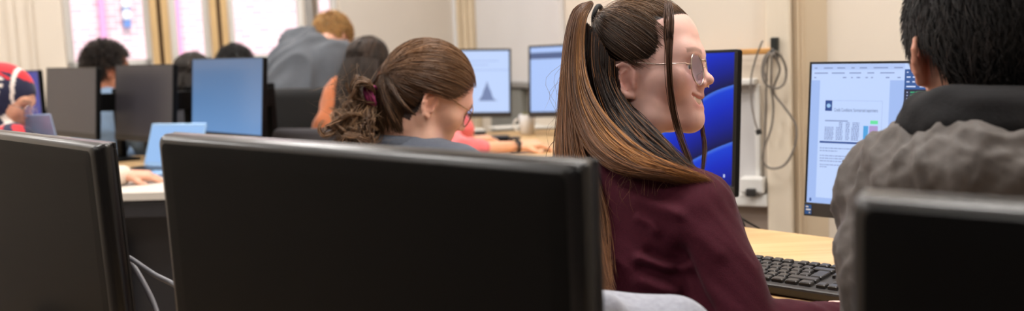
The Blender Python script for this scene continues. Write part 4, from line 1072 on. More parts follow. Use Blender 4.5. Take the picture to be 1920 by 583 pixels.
def leg_prims(fd, p, g=0.0, foot=True):
    for y in (1, -1):
        a, b, c = p.leg[y]; fd.cone(a, b, .080 + g, .056 + g, .03); fd.cone(b, c, .055 + g, .038 + g, .02)
        if foot: fd.cone(c, c + p.f * .15 - V(0, 0, .045), .040, .030, .02)
def build_person(label, h, p, skin, topm, group=None, trousers=None, sleeve=1.0, hands=True, res=.006, headres=None, hx={}, fx={}, top_g=.014, width=1.0, topfn=None, bodyz=None, hand_kw={}, cat='person', top_name='shirt', depth=1.0, handres=.004, topres=None, armr=None, topk=.05, extra=None, topcolors=None, armk=.02):
    base = V(p.pv[0], p.pv[1], 0)
    t = thing('person', base, label, cat, group)
    fd = Field(); head_prims(fd, h, neck=p.nb + p.S * .0, **hx)
    torso_prims(fd, p, -.014, width, min(.05, topk), depth)
    fine = []
    if headres: fine.append((h.w((0, 0, .03)) - .15 * h.s, h.w((0, 0, .03)) + .15 * h.s, headres))
    for y in (1, -1):
        kw = dict(r=armr) if armr else {}
        arm_prims(fd, p, y, -.008, k=min(.02, armk * .5 + .002), **kw)
        e, w_ = p.arm[y][1], p.arm[y][2]; d = unit(w_ - e)
        o = hand_kw.get(y, {}); nrm = o.get('nrm', Z_); d2 = o.get('d', d)
        hand_prims(fd, w_, d2, nrm, -y, o.get('curl', .5), o.get('s', .95))
        c = w_ + d2 * .09
        if o.get('fine'): fine.append((c - .12, c + .12, handres))
    leg_prims(fd, p, -.006)
    v, f = fd.mesh(res, fine)
    v = smooth_mesh(v, f, 1, .3)
    cols = face_colors(v, h, skin, **fx)
    obj('body', v, f, skinm, t, True, colors=cols)
    # clothing
    fd = Field(); torso_prims(fd, p, top_g, width, topk, depth)
    for y in (1, -1): arm_prims(fd, p, y, top_g * .8, to=sleeve, k=armk, **(dict(r=armr) if armr else {}))
    if extra: extra(fd)
    v, f = fd.mesh(topres or res); v = smooth_mesh(v, f, 1, .4)
    if topfn is not None:
        for _ in range(1): v = v + normals(v, f) * topfn(v)[:, None]
    obj(top_name, v, f, topm, t, True, colors=topcolors(v) if topcolors else None)
    fd = Field(); leg_prims(fd, p, .008, foot=False)
    fd.ell(p.pv, (.13, .175, .10), np.stack([p.fw, p.r, p.S]), .03)
    v, f = fd.mesh(.014); obj('trousers', v, f, trousers or mat('dark denim', rgb(40, 44, 58), rough=.85, noise_scale=60, noise_amt=.1, bump=.2, bump_scale=600), t, True)
    fd = Field()
    for y in (1, -1):
        c = p.leg[y][2]; fd.cone(c + V(0, 0, -.01), c + p.f * .16 - V(0, 0, .045), .05, .042, .02); fd.cone(c - V(0, 0, .045) - p.f * .03, c + p.f * .16 - V(0, 0, .05), .042, .040, .02)
    v, f = fd.mesh(.010, zmin=.001); obj('shoes', v, f, mat('dark shoe leather', rgb(30, 28, 28), rough=.5, noise_scale=30, noise_amt=.1), t, True)
    return t
# ------------------------------------------------------------------ hair generators in head coordinates
def cap_strands(h, c, r, root, tie, n, m=18, lift=.03, end=.006, noise_=.006, tie_r=1.03):
    c, r = np.array(c), np.array(r); out = []
    d = rng.normal(size=(n * 6, 3)); d /= np.linalg.norm(d, axis=1, keepdims=True)
    pos = c + d * r; k = root(pos[:, 0], pos[:, 1], pos[:, 2]); d = d[k][:n]
    td = unit((np.array(tie) - c) / r); td = unit(td[None] + rng.normal(size=(len(d), 3)) * end * 8)if False else np.tile(td, (len(d), 1))
    om = np.arccos(np.clip((d * td).sum(1), -1, 1)); t = np.linspace(0, 1, m)
    so = np.sin(om)[:, None] + 1e-6
    q = (np.sin((1 - t)[None] * om[:, None]) / so)[..., None] * d[:, None] + (np.sin(t[None] * om[:, None]) / so)[..., None] * td[:, None]
    rad = 1 + lift * np.sin(PI * np.clip(t * 1.2, 0, 1))[None] * (.6 + .8 * rng.uniform(size=(len(d), 1))) + rng.uniform(0, .012, (len(d), 1)) + t[None] ** 2 * (tie_r - 1)
    p = c + q * rad[..., None] * r
    ph = rng.uniform(0, 6.28, (len(d), 1, 3)); p = p + noise_ * np.sin(ph + t[None, :, None] * 4.0) * .5 * np.sin(PI * t)[None, :, None]
    p = p + rng.normal(size=(len(d), 1, 3)) * end * t[None, :, None] ** 3
    return h.w(p)
def short_strands(h, c, r, root, flow, length, lift, n, m=7, jit=.3, curl=0.0):
    c, r = np.array(c), np.array(r)
    d = rng.normal(size=(n * 6, 3)); d /= np.linalg.norm(d, axis=1, keepdims=True)
    pos = c + d * r; k = root(pos[:, 0], pos[:, 1], pos[:, 2]); d = d[k][:n]; N = len(d)
    L = length * np.exp(rng.normal(0, .2, (N, 1))); pts = [c + d * r]; q = d.copy()
    dirv = flow(pts[0]) + rng.normal(size=(N, 3)) * jit; ph = rng.uniform(0, 6.28, (N, 3))
    for i in range(1, m):
        nn = q / r; nn /= np.linalg.norm(nn, axis=1, keepdims=True)
        tv = dirv + (curl * np.sin(ph + i * 1.9) if curl else 0); tv = tv - nn * (tv * nn).sum(1, keepdims=True); tv /= np.linalg.norm(tv, axis=1, keepdims=True) + 1e-9
        q = q + tv * L / (m - 1) / r; q /= np.linalg.norm(q, axis=1, keepdims=True)
        pts.append(c + q * r + nn * lift * (i / (m - 1)) * (.6 + .8 * ((ph[:, :1] % 1))))
    return h.w(np.stack(pts, 1))
def hair_obj(t, parts, m=None, name='hair'):
    v, f, c = join(parts); return obj(name, v, f, m or hairm, t, True, colors=c)
def pxcurves(cs): return [[P(*q) for q in c] for c in cs]
def S_(path, rad, base, amt=.25, hi=None, phi=0., n=3, taper=.35, root=.0):
    N = len(path); return strands(path, np.full(N, rad) * np.exp(rng.normal(0, .25, N)), vary(base, N, amt, hi, phi), n, taper, root)
def scalp_shell(h, c, r, root, _, col):
    """thin cap under the strands"""
    n_ = 60; th = np.linspace(0, PI, n_); ph = np.linspace(0, 2 * PI, 2 * n_, endpoint=False)
    d = np.stack([np.sin(th)[:, None] * np.cos(ph)[None], np.sin(th)[:, None] * np.sin(ph)[None], np.cos(th)[:, None] * np.ones_like(ph)[None]], -1).reshape(-1, 3)
    pos = np.array(c) + d * np.array(r); ok = root(pos[:, 0], pos[:, 1], pos[:, 2]); K = 2 * n_; f = []
    for i in range(n_ - 1):
        for j in range(K):
            q = (i * K + j, i * K + (j + 1) % K, (i + 1) * K + (j + 1) % K, (i + 1) * K + j)
            if all(ok[x] for x in q): f.append(q)
    return h.w(pos), np.array(f), np.tile(np.array(col[:3]), (len(pos), 1))
def glasses(t, h, mcol, lens_r=.024, y0=.034, x0=.110, z0=.020, wrap=.12, wire=.0011, temple_in=True, lens=True, sx=1.0, sz=1.05):
    g = None; m = M(); ml = M()
    for y in (1, -1):
        c = V(x0, y * y0, z0); u = unit(V(-wrap * y, 1, 0)); uz = unit(V(-.10, 0, 1))
        th = np.linspace(0, 2 * PI, 33)[:-1]
        ring = [h.w(c + u * lens_r * sx * math.cos(a) + uz * lens_r * sz * math.sin(a)) for a in th]
        m.tube(np.array(ring + ring[:1]), wire * h.s, 6, cap=False)
        ml.add(ring, [tuple(range(32))])
        m.tube([h.w(p) for p in ((x0 - wrap * lens_r, y * (y0 + lens_r * sx), z0 + .006), (x0 - .012, y * .0655, z0 + .008), (.05, y * .0745, z0 + .008), (.004, y * .0765, z0 + .014), (-.012, y * .0745, z0 + .006))], wire * .9 * h.s, 6)
        m.tube([h.w(p) for p in ((x0 + .002, y * (y0 - lens_r * sx), z0 - .002), (x0 - .006, y * .009, z0 - .008))], wire * .7 * h.s, 5)
    for dz in (0, .012): m.tube([h.w(p) for p in ((x0 + .003, y0 - lens_r * (1 if dz == 0 else .8), z0 + .004 + dz), (x0 + .006, 0, z0 + .006 + dz), (x0 + .003, -y0 + lens_r * (1 if dz == 0 else .8), z0 + .004 + dz))], wire * h.s, 6)
    g = m.out('glasses', mat('glasses wire ' + str(mcol), mcol, rough=.25, metal=1.0, noise_scale=30, noise_amt=.03), t, True)
    if lens:
        lm = MATS.get('spectacle lens')
        if lm is None:
            lm = bpy.data.materials.new('spectacle lens'); lm.use_nodes = True; MATS['spectacle lens'] = lm; q = lm.node_tree; q.nodes.remove(q.nodes['Principled BSDF'])
            tr, gl, mx = q.nodes.new('ShaderNodeBsdfTransparent'), q.nodes.new('ShaderNodeBsdfGlossy'), q.nodes.new('ShaderNodeMixShader')
            tr.inputs['Color'].default_value = (.84, .85, .99, 1); gl.inputs['Color'].default_value = (.75, .8, 1, 1); gl.inputs['Roughness'].default_value = .03  # blue tint paints a bluish reflection into the lens
            mx.inputs[0].default_value = .16; q.links.new(tr.outputs[0], mx.inputs[1]); q.links.new(gl.outputs[0], mx.inputs[2]); q.links.new(mx.outputs[0], q.nodes['Material Output'].inputs['Surface'])
        ml.out('lens', lm, g)
    return g
def eyes(t, h, look=(1, 0, -.1), iris=rgb(92, 110, 120)):
    for y in (1, -1):
        c = V(.0785, y * .0315, .0270); r = .0128; n_ = 16
        th = np.linspace(0, PI, n_); ph = np.linspace(0, 2 * PI, 2 * n_, endpoint=False)
        d = np.stack([np.cos(th)[:, None] * np.ones_like(ph)[None], np.sin(th)[:, None] * np.cos(ph)[None], np.sin(th)[:, None] * np.sin(ph)[None]], -1).reshape(-1, 3)
        K = 2 * n_; f = [(i * K + j, i * K + (j + 1) % K, (i + 1) * K + (j + 1) % K, (i + 1) * K + j) for i in range(n_ - 1) for j in range(K)]
        q = (d * unit(V(*look))).sum(1); col = np.where((q > .97)[:, None], V(.01, .01, .01), np.where((q > .88)[:, None], V(*iris[:3]), V(.75, .72, .70)))
        obj('eye', h.w(c + d * r), np.array(f), eyem, t, True, colors=col)
def folds(amp, freq, seed, axis=None, stretch=3.0, sharp=1.0):
    def fn(v):
        q = v.copy()
        if axis is not None:
            a = unit(axis); q = q - np.outer(q @ a, a) * (1 - 1 / stretch)
        n1 = sn(q, freq, seed); n2 = sn(q, freq * 2.1, seed + 1)
        return amp * ((1 - np.abs(n1)) ** 2 * sharp - .35 + .35 * n2)
    return fn
exec_people = True
# ================================================================== chairs
def office_chair(label, pos, face, back_h=.92, seat_h=.46, back_w=.44, m_=None, group=None, back_t=.05, back_lo=.56):
    """pos: centre of the seat on the floor; face: direction the sitter looks"""
    m_ = m_ or blackf; f = unit(V(face[0], face[1], 0)); r = np.cross(f, Z_); o = V(pos[0], pos[1], 0)
    t = thing('office_chair', o, label, 'chair', group)
    fd = Field(); fd.rbox(o + V(0, 0, seat_h - .035), (.21, .22, .035), .03, np.stack([f, r, Z_])); v, q = fd.mesh(.01); obj('seat', v, q, m_, t, True)
    fd = Field(); fd.rbox(o - f * .235 + V(0, 0, (back_h + back_lo) / 2), (back_t / 2, back_w / 2, (back_h - back_lo) / 2), back_t * .48, np.stack([f, r, Z_])); v, q = fd.mesh(.009)
    z = (v[:, 2] - back_lo) / (back_h - back_lo); w_ = 1 - .18 * np.clip(z, 0, 1) ** 3; d = v - o; lat = d @ r; v = v + np.outer(lat * (w_ - 1), r) + np.outer(.25 * lat ** 2, f)
    obj('backrest', v, q, m_, t, True)
    m = M(); m.tube(catmull([o - f * .10 + V(0, 0, seat_h - .06), o - f * .27 + V(0, 0, seat_h - .04), o - f * .275 + V(0, 0, back_lo + .1)], 12), .016, 8); m.out('back_bracket', steelm, t, True)
    m = M(); m.tube([o + V(0, 0, .09), o + V(0, 0, seat_h - .07)], .025, 12); m.out('gas_column', steelm, t)
    for k in range(5):
        a = k * 2 * PI / 5 + .3; d = V(math.cos(a), math.sin(a), 0)
        m = M(); m.tube([o + V(0, 0, .10), o + d * .28 + V(0, 0, .07)], [.022, .014], 8); lg = m.out('leg', steelm, t)
        m = M(); c = o + d * .28 + V(0, 0, .028); q_ = np.cross(d, Z_); m.tube([c - q_ * .018, c + q_ * .018], .027, 12); m.out('caster', blackp, lg)
    return t
# ================================================================== 1. the woman with the half-up ponytail
SKIN1 = rgb(233, 188, 176)
h1 = Head(cam_dir(-25, -1), CU - CR * .02, .90, P(1176, 155, 1.455), (-.006, -.0765, .002))
nb1 = P(1158, 320, 1.43); pv1 = V(.10, 1.31, .50)
ARM1 = {1: [P(1297, 402, 1.335), P(1392, 634, 1.255), P(1604, 612, 1.28)], -1: [None, V(.02, 1.55, .83), V(.17, 1.66, .80)]}
p1 = Pose(nb1, pv1, V(.62, .78, 0), sh=.155, arms=ARM1); p1.trap = -.015
maroon = mat('maroon jersey', rgb(68, 18, 33), rough=.85, spec=.2, sheen=.08, noise_scale=260, noise_amt=.14, bump=.25, bump_scale=700)
def hairline1(x, ay, z):
    lim = np.interp(z, [-.02, .0, .02, .035, .05, .068, .085, .104, .118, .13, .14, .16], [.0, .006, .018, .027, .048, .054, .050, .046, .080, .105, .11, .12])
    return (x < lim)
def scalp1(x, ay, z): return hairline1(x + .006, ay, z) & (z > .012 + np.maximum(0, x + .02) * .3) & ~((ay > .062) & (x > -.035) & (z < .040))
hc1, hr1 = (.002, 0, .062), (.1005, .0805, .0875)
f1a, f1b = folds(.006, 26, 11, axis=(.8, -.2, -.5), stretch=4), folds(.0035, 55, 21, axis=(.6, -.2, -.7), stretch=3)
def top1(v):
    o = f1a(v) * falloff(v, P(1230, 520, 1.3), .22) + f1b(v) * .6
    for pts, w_, am in (([(1196, 478), (1222, 490), (1250, 498), (1276, 500)], .007, .010), ([(1200, 492), (1228, 503), (1262, 510)], .007, -.008), ([(1212, 466), (1240, 480), (1268, 487)], .007, -.007),
                        ([(1190, 524), (1230, 534), (1275, 540)], .009, .006), ([(1196, 405), (1215, 418), (1226, 428)], .006, .006), ([(1270, 470), (1284, 505), (1304, 545), (1325, 580)], .010, -.010),
                        ([(1196, 372), (1235, 384), (1262, 396)], .010, .005), ([(1270, 430), (1305, 452), (1340, 470)], .012, .004)):
        o = o + crease(v, [onto(v, *q) for q in pts], w_, am)
    return o
t1 = build_person('smiling woman with a brown half-up ponytail, glasses and a maroon long-sleeved top', h1, p1, SKIN1, maroon,
    hx=dict(smile=1.0, jaw=.98), fx=dict(lip=rgb(204, 122, 118), scalp=scalp1, scalp_col=rgb(48, 34, 28), brow=rgb(112, 82, 66)), headres=.0019, res=.007, top_name='long_sleeved_top', width=.94,
    topfn=top1, topres=.004, armk=.007, hand_kw={1: dict(d=V(.25, .95, .02), curl=.4)}, armr=(.054, .046, .038, .027), top_g=.010)
eyes(t1, h1, iris=rgb(58, 62, 66)); 
fd = Field(); fd.chain([h1.w(x) for x in ((.0760, -.0270, -.0190), (.0885, -.0150, -.0270), (.0930, 0, -.0300), (.0885, .0150, -.0270), (.0760, .0270, -.0190))], [.003, .0054, .0060, .0054, .003], .003); v, f = fd.mesh(.0014); obj('teeth', v, f, toothm, t1, True)
glasses(t1, h1, rgb(200, 184, 172), lens_r=.0245, y0=.033, x0=.1030, z0=.022, wrap=.20, wire=.0011, sx=.95, sz=1.1)
BR, DK, GO, LT = V(.100, .041, .017), V(.020, .010, .007), V(.34, .145, .040), V(.17, .072, .027)
parts = []
tie1 = (-.082, 0, .128)
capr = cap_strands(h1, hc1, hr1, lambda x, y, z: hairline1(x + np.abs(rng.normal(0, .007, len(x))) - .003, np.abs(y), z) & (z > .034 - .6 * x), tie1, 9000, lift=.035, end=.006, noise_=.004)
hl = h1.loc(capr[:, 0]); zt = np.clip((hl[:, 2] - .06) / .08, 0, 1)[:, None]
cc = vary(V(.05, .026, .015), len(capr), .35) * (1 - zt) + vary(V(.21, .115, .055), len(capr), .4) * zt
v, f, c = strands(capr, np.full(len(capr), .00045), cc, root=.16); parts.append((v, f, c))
parts.append(scalp_shell(h1, hc1, np.array(hr1) * .985, lambda x, y, z: hairline1(x + .012, np.abs(y), z) & (z > .03 - .3 * x) & ~((np.abs(y) > .05) & (x > -.035) & (z < .045)), None, V(.025, .013, .008)))
# temple wisps
tw = cap_strands(h1, hc1, hr1, lambda x, y, z: (np.abs(x - np.interp(z, [.0, .035, .068, .104, .13], [.012, .036, .062, .036, .076])) < .012) & (z > .02), tie1, 500, lift=.05, end=.01, noise_=.01)
parts.append(S_(tw, .0003, V(.10, .055, .03), .4))
# dark curtain from behind the ear over the shoulder
dc = pxcurves([[(1100, 45, 1.50), (1098, 120, 1.50), (1112, 200, 1.46), (1158, 268, 1.40), (1215, 312, 1.35), (1268, 338, 1.32)],
      [(1112, 60, 1.47), (1114, 130, 1.45), (1138, 210, 1.42), (1185, 268, 1.37), (1245, 312, 1.335), (1296, 336, 1.32)],
      [(1128, 85, 1.45), (1130, 145, 1.44), (1155, 205, 1.42), (1200, 262, 1.38), (1258, 308, 1.345), (1308, 340, 1.33)],
      [(1142, 112, 1.45), (1142, 155, 1.445), (1162, 200, 1.43), (1208, 255, 1.39), (1264, 306, 1.355), (1316, 344, 1.335)],
      [(1152, 116, 1.448), (1150, 150, 1.455), (1156, 178, 1.452), (1174, 206, 1.44), (1216, 250, 1.40), (1270, 304, 1.36), (1326, 350, 1.34)],
      [(1164, 186, 1.46), (1176, 200, 1.455), (1194, 220, 1.44), (1230, 258, 1.405), (1280, 308, 1.37), (1338, 356, 1.345)]])
q, s = sheet(dc, 4200, 22, depth=.012, jit=.004, wob=.0025, clump=60, endjit=.12)
mixd = (s > .8)[:, None]
v, f, c = strands(q, np.full(len(q), .0006), np.where(rng.uniform(size=(len(q), 1)) < .12, vary(LT, len(q), .3), vary(DK, len(q), .35))); parts.append((v, f, c))
# far-side curtain, so the neck is not bare from the other side
dc2 = [[h1.w(p) for p in ((-.06, .06, .07), (-.06, .075, .0), (-.05, .07, -.08), (-.06, .07, -.16), (-.07, .07, -.24))], [h1.w(p) for p in ((-.03, .072, .06), (-.03, .082, .0), (-.02, .075, -.08), (-.02, .08, -.16), (-.02, .09, -.22))]]
q, s = sheet(dc2, 500, 14, depth=.01, jit=.004); parts.append(S_(q, .001, DK, .3))
nape = [[h1.w(p) for p in ((-.092, y, .06), (-.098, y * 1.05, .0), (-.09, y * 1.1, -.08), (-.09, y * 1.2, -.18), (-.10, y * 1.3, -.28))] for y in (-.06, -.03, 0, .03, .06)]
q, s = sheet(nape, 1200, 14, depth=.012, jit=.005, dvec=-h1.F); parts.append(S_(q, .001, DK, .3))
# the ponytail: falls from the tie, one part down the back, one part swept over the near shoulder
ptA = pxcurves([[(1108, 8, 1.52), (1076, 22, 1.52), (1060, 100, 1.50), (1054, 200, 1.47), (1046, 300, 1.43), (1062, 400, 1.38), (1100, 490, 1.32), (1138, 556, 1.27)],
      [(1108, 6, 1.51), (1079, 24, 1.50), (1064, 105, 1.48), (1062, 200, 1.45), (1064, 300, 1.40), (1086, 400, 1.35), (1118, 490, 1.30), (1150, 556, 1.25)],
      [(1108, 5, 1.50), (1083, 28, 1.48), (1070, 110, 1.46), (1076, 200, 1.43), (1096, 290, 1.38), (1122, 350, 1.34), (1136, 430, 1.30), (1143, 520, 1.26)]])
ptB = pxcurves([[(1108, 5, 1.50), (1082, 28, 1.48), (1069, 110, 1.46), (1072, 195, 1.425), (1096, 268, 1.375), (1140, 310, 1.325), (1196, 326, 1.30), (1252, 334, 1.30), (1300, 342, 1.305)],
      [(1109, 5, 1.50), (1086, 30, 1.475), (1076, 115, 1.45), (1084, 195, 1.415), (1114, 264, 1.36), (1164, 305, 1.315), (1220, 322, 1.298), (1272, 332, 1.30), (1318, 343, 1.31)],
      [(1110, 6, 1.50), (1090, 34, 1.475), (1084, 115, 1.448), (1096, 190, 1.41), (1135, 256, 1.36), (1190, 298, 1.315), (1245, 318, 1.30), (1296, 332, 1.305), (1334, 346, 1.32)],
      [(1111, 8, 1.50), (1096, 42, 1.48), (1093, 115, 1.452), (1112, 186, 1.41), (1158, 246, 1.36), (1212, 288, 1.325), (1268, 315, 1.305), (1318, 334, 1.31), (1350, 352, 1.325)]])
qa, sa_ = sheet(ptA, 3200, 30, depth=.012, jit=.003, wob=.0035, clump=50, endjit=.2)
qb, sb_ = sheet(ptB, 4200, 30, depth=.010, jit=.0022, wob=.0022, clump=60, endjit=.16)
q = np.concatenate([qa, qb]); s = np.concatenate([sa_ * .4, .3 + sb_ * .7])
tone = vary(BR * 1.35, len(q), .3, LT * 1.25, .35); g = (s > .62) & (rng.uniform(size=len(q)) < .55); tone[g] = vary(GO, g.sum(), .3)
v, f, c = strands(q, np.full(len(q), .00058), tone, taper=.5)
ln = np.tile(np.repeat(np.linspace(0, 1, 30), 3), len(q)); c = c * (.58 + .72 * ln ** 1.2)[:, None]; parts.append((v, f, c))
# fly-away hairs over the jersey
fa = []
for k in range(45):
    a = P(rng.uniform(1135, 1330), rng.uniform(305, 335), 1.31); d = rng.uniform(40, 190); x = (a - CAM) @ CR
    b_ = a - Z_ * d * .0007 + CR * rng.uniform(-.03, .05); mid = (a + b_) / 2 + CR * rng.uniform(-.03, .02) - CF * .012
    fa.append(catmull([a, mid, b_], 10))
fa = np.array(fa)
def lift_off(paths, p, y): return paths
parts.append(S_(fa, .00017, V(.25, .13, .06), .4))
fb = []
for k in range(120):
    a = P(rng.uniform(1058, 1110), rng.uniform(90, 330), 1.46); fb.append(catmull([a, a - CR * rng.uniform(.0, .035) - Z_ * .03, a - CR * rng.uniform(.0, .04) - Z_ * .08], 8))
parts.append(S_(np.array(fb), .0002, V(.25, .14, .07), .4))
# loose strands in front of the cheek
for gd, n_, w_ in (([(1252, 6, 1.46), (1257, 40, 1.44), (1254, 110, 1.425), (1258, 180, 1.425), (1270, 240, 1.425), (1288, 292, 1.41), (1302, 330, 1.40)], 60, .0022),
                   ([(1248, 10, 1.46), (1247, 45, 1.445), (1249, 80, 1.44), (1254, 125, 1.435)], 14, .0012),
                   ([(1312, 150, 1.52), (1314, 195, 1.51), (1317, 235, 1.50), (1322, 275, 1.48), (1318, 315, 1.46), (1310, 335, 1.45)], 30, .0018)):
    q = np.repeat(catmull([P(*x) for x in gd], 24)[None], n_, 0) + rng.normal(size=(n_, 1, 3)) * w_ + np.sin(np.linspace(0, 9, 24)[None, :, None] + rng.uniform(0, 6, (n_, 1, 3))) * .0008
    parts.append(S_(q, .00055, V(.085, .038, .020), .35))
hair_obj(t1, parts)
m = M(); a_ = [h1.w((-.084 + .004 * math.sin(a), .019 * math.cos(a), .128 + .019 * math.sin(a))) for a in np.linspace(0, 2 * PI, 20)]; m.tube(a_, .004, 8, cap=False); m.out('hair_tie', mat('black hair tie', rgb(20, 18, 18), rough=.7, noise_scale=60, noise_amt=.1), t1, True)
CH1 = unit(V(.25, .97, 0))
office_chair('black office chair under the ponytailed woman with the grey hoodie over its back', (.088, 1.305), CH1, back_h=.83, seat_h=.40, back_lo=.52)
# heather grey hoodie hung over that chair
hood = cmat('heather grey sweatshirt', rough=.95, sheen=.3, bump=.35, bump_scale=380, noise_amt=.16, noise_scale=140, col=rgb(150, 152, 163))
fd = Field(); fR = np.stack([CH1, np.cross(CH1, Z_), Z_]); cb = V(.088, 1.305, 0) - CH1 * .25
fd.rbox(cb + V(0, 0, .735) + fR[1] * .015, (.056, .185, .135), .055, fR, .03); fd.cone(cb + fR[1] * .15 - CH1 * .03 + V(0, 0, .79), cb + fR[1] * .17 - CH1 * .04 + V(0, 0, .52), .042, .05, .04); fd.cone(cb - fR[1] * .22 + V(0, 0, .82), cb - fR[1] * .27 + V(0, 0, .55), .045, .05, .04)
fd.chain([cb - CH1 * .05 + fR[1] * .08 + V(0, 0, .865), cb - CH1 * .085 + fR[1] * .04 + V(0, 0, .81), cb - CH1 * .085 + V(0, 0, .79), cb - CH1 * .07 - fR[1] * .12 + V(0, 0, .80)], [.022, .03, .034, .024], .03)
v, f = fd.mesh(.006); v = smooth_mesh(v, f, 2, .4); fo = folds(.007, 22, 31, axis=(0, 0, 1), stretch=2.5); v = v + normals(v, f) * fo(v)[:, None]
tag(obj('hoodie', v, f, hood, None, True), 'heather grey hooded sweatshirt hung over the chair back of the woman in maroon', 'sweatshirt')
# ================================================================== 2. the person in the grey jacket, from behind
SKIN2 = rgb(216, 160, 136)
h2 = Head(unit(V(.10, 1, -.10)), Z_ + CR * -.02, 1.0, P(1731, 118, 1.135), (-.008, .078, .002))
nb2 = P(1846, 284, 1.075); pv2 = V(nb2[0] - .02, nb2[1] - .08, .50)
p2 = Pose(nb2, pv2, V(.35, .93, 0), sh=.125, drop=.055, arms={-1: [P(1706, 384, 1.13), P(1692, 580, 1.12), V(.68, 1.22, .80)]})
p2.trap = -.03
jack = mat('grey brown jacket nylon', rgb(84, 77, 73), rough=.62, spec=.35, sheen=.15, noise_scale=120, noise_amt=.1, bump=.12, bump_scale=160)
blackcl = mat('black knit collar', rgb(27, 26, 28), rough=.85, spec=.3, noise_scale=180, noise_amt=.15, bump=.25, bump_scale=300)
def scalp2(x, ay, z): return ((x < .06) | (z > .11)) & (z > -.045) & ~((ay > .05) & (x > -.035) & (z < .036)) & ((x < .0) | (z > .04))
j1, j2, j3 = folds(.010, 24, 41, axis=(.75, .1, -.62), stretch=7), folds(.006, 52, 51, axis=(.45, .1, -.85), stretch=6), folds(.003, 95, 53)
t2 = build_person('person with short black hair and a grey brown jacket, seen from behind', h2, p2, SKIN2, jack,
    hx=dict(flare=.8), fx=dict(scalp=scalp2, scalp_col=rgb(22, 18, 18), brow=rgb(30, 24, 22), lip=rgb(180, 110, 100)), headres=.0024, res=.008, top_name='jacket', width=.9,
    topfn=lambda v: j1(v) + j2(v) + j3(v), topres=.005, armr=(.062, .056, .046, .03), top_g=.015, extra=lambda fd: fd.ell(nb2 + V(0, 0, -.012) - p2.f * .012, (.112, .122, .052), np.stack([p2.f, np.cross(p2.f, Z_), Z_]), .05))
fd = Field(); E2 = h2.w((-.026, 0, -.055)); ax2 = unit(E2 - nb2); f2_ = unit(p2.f - ax2 * np.dot(p2.f, ax2)); r2_ = np.cross(f2_, ax2)
for k, (up, rr, tr) in enumerate(((.020, .072, .012), (.034, .066, .0115), (.046, .060, .011))):
    ring = [nb2 + Z_ * (up - (.014 if math.cos(a) < 0 else .03) * math.cos(a)) + p2.f * (rr * math.cos(a) + .004) + np.cross(p2.f, Z_) * (rr + .006) * math.sin(a) for a in np.linspace(0, 2 * PI, 25)]
    fd.chain(ring, [tr] * 25, .02)
v, f = fd.mesh(.005); cf = folds(.004, 35, 61, axis=(1, 0, 0), stretch=3); v = v + normals(v, f) * cf(v)[:, None]
obj('collar', v, f, blackcl, t2, True)
hc2, hr2 = (-.004, 0, .047), (.101, .083, .106)
def root2(x, y, z): return scalp2(x, np.abs(y), z) & ~((z < -.02) & (np.abs(y) > .05))
flow2 = lambda p: np.stack([-.35 + .0 * p[:, 0], np.sign(p[:, 1]) * .1, -1.0 + 0 * p[:, 0]], 1)
s2 = short_strands(h2, hc2, hr2, root2, flow2, .036, .010, 11000, m=7, jit=.28)
parts = [S_(s2, .00055, V(.012, .010, .010), .4, V(.035, .028, .026), .2), scalp_shell(h2, hc2, np.array(hr2) * .985, lambda x, y, z: root2(x, y, z) & (z > -.018), None, V(.010, .008, .008))]
hair_obj(t2, parts, hairdull)
# ================================================================== 3. the woman with the messy low bun
SKIN3 = rgb(222, 176, 154)
h3 = Head(cam_dir(28, 26), CU + CR * .2, .96, P(806, 199, 2.03), (-.006, -.0775, .002))
nb3 = P(742, 290, 2.10); pv3 = V(nb3[0] - .05, nb3[1] - .12, .50)
p3 = Pose(nb3, pv3, V(.45, .89, 0), sh=.16)
navyg = mat('blue grey fleece', rgb(82, 88, 100), rough=.9, sheen=.2, noise_scale=120, noise_amt=.14, bump=.3, bump_scale=300)
def hairline3(x, ay, z): return (x < np.interp(z, [-.03, .0, .03, .05, .08, .11, .14], [-.02, .0, .024, .05, .075, .09, .10]))
def scalp3(x, ay, z): return hairline3(x + .006, ay, z) & (z > np.where(x > -.02, .03, -.045)) & ~((ay > .062) & (x > -.03) & (z < .038))
f3 = folds(.005, 24, 71)
t3 = build_person('woman with glasses and brown hair in a messy low bun, bent over', h3, p3, SKIN3, navyg,
    hx=dict(flare=.12), fx=dict(lip=rgb(196, 116, 110), scalp=scalp3, scalp_col=rgb(52, 34, 26), brow=rgb(70, 46, 36)), headres=.0026, res=.009, top_name='fleece', topfn=f3)
fd = Field(); ring = [nb3 + p3.S * (.020 + .008 * math.cos(a)) + p3.fw * .064 * math.cos(a) + p3.r * .070 * math.sin(a) for a in np.linspace(0, 2 * PI, 21)]
fd.chain(ring, [.016] * 21, .02); v, f = fd.mesh(.005); obj('collar', v, f, navyg, t3, True)
m = M(); m.tube(catmull([nb3 + p3.S * (.034 + .01 * math.cos(a)) + p3.fw * .068 * math.cos(a) + p3.r * .078 * math.sin(a) for a in np.linspace(.5 * PI, 1.3 * PI, 14)], 40), .0026, 6); m.out('necklace', mat('gold chain', rgb(212, 178, 112), rough=.3, metal=.9, noise_scale=200, noise_amt=.3), t3, True)
glasses(t3, h3, rgb(150, 120, 90), lens_r=.024, y0=.034, x0=.1035, z0=.030, wire=.0012)
eyes(t3, h3)
hc3, hr3 = (.002, 0, .050), (.110, .088, .104)
tie3 = (-.108, -.01, .030)
parts = []
c3_ = cap_strands(h3, hc3, hr3, lambda x, y, z: hairline3(x + rng.normal(0, .004, len(x)), np.abs(y), z) & (z > np.where(x > -.015, .02, -.045)) & ~((np.abs(y) > .05) & (x > -.028) & (x < .03) & (z < .036)), tie3, 8000, lift=.045, end=.007, noise_=.004, tie_r=.98)
zz = np.clip((h3.loc(c3_[:, 0])[:, 2] - .03) / .1, 0, 1)[:, None]
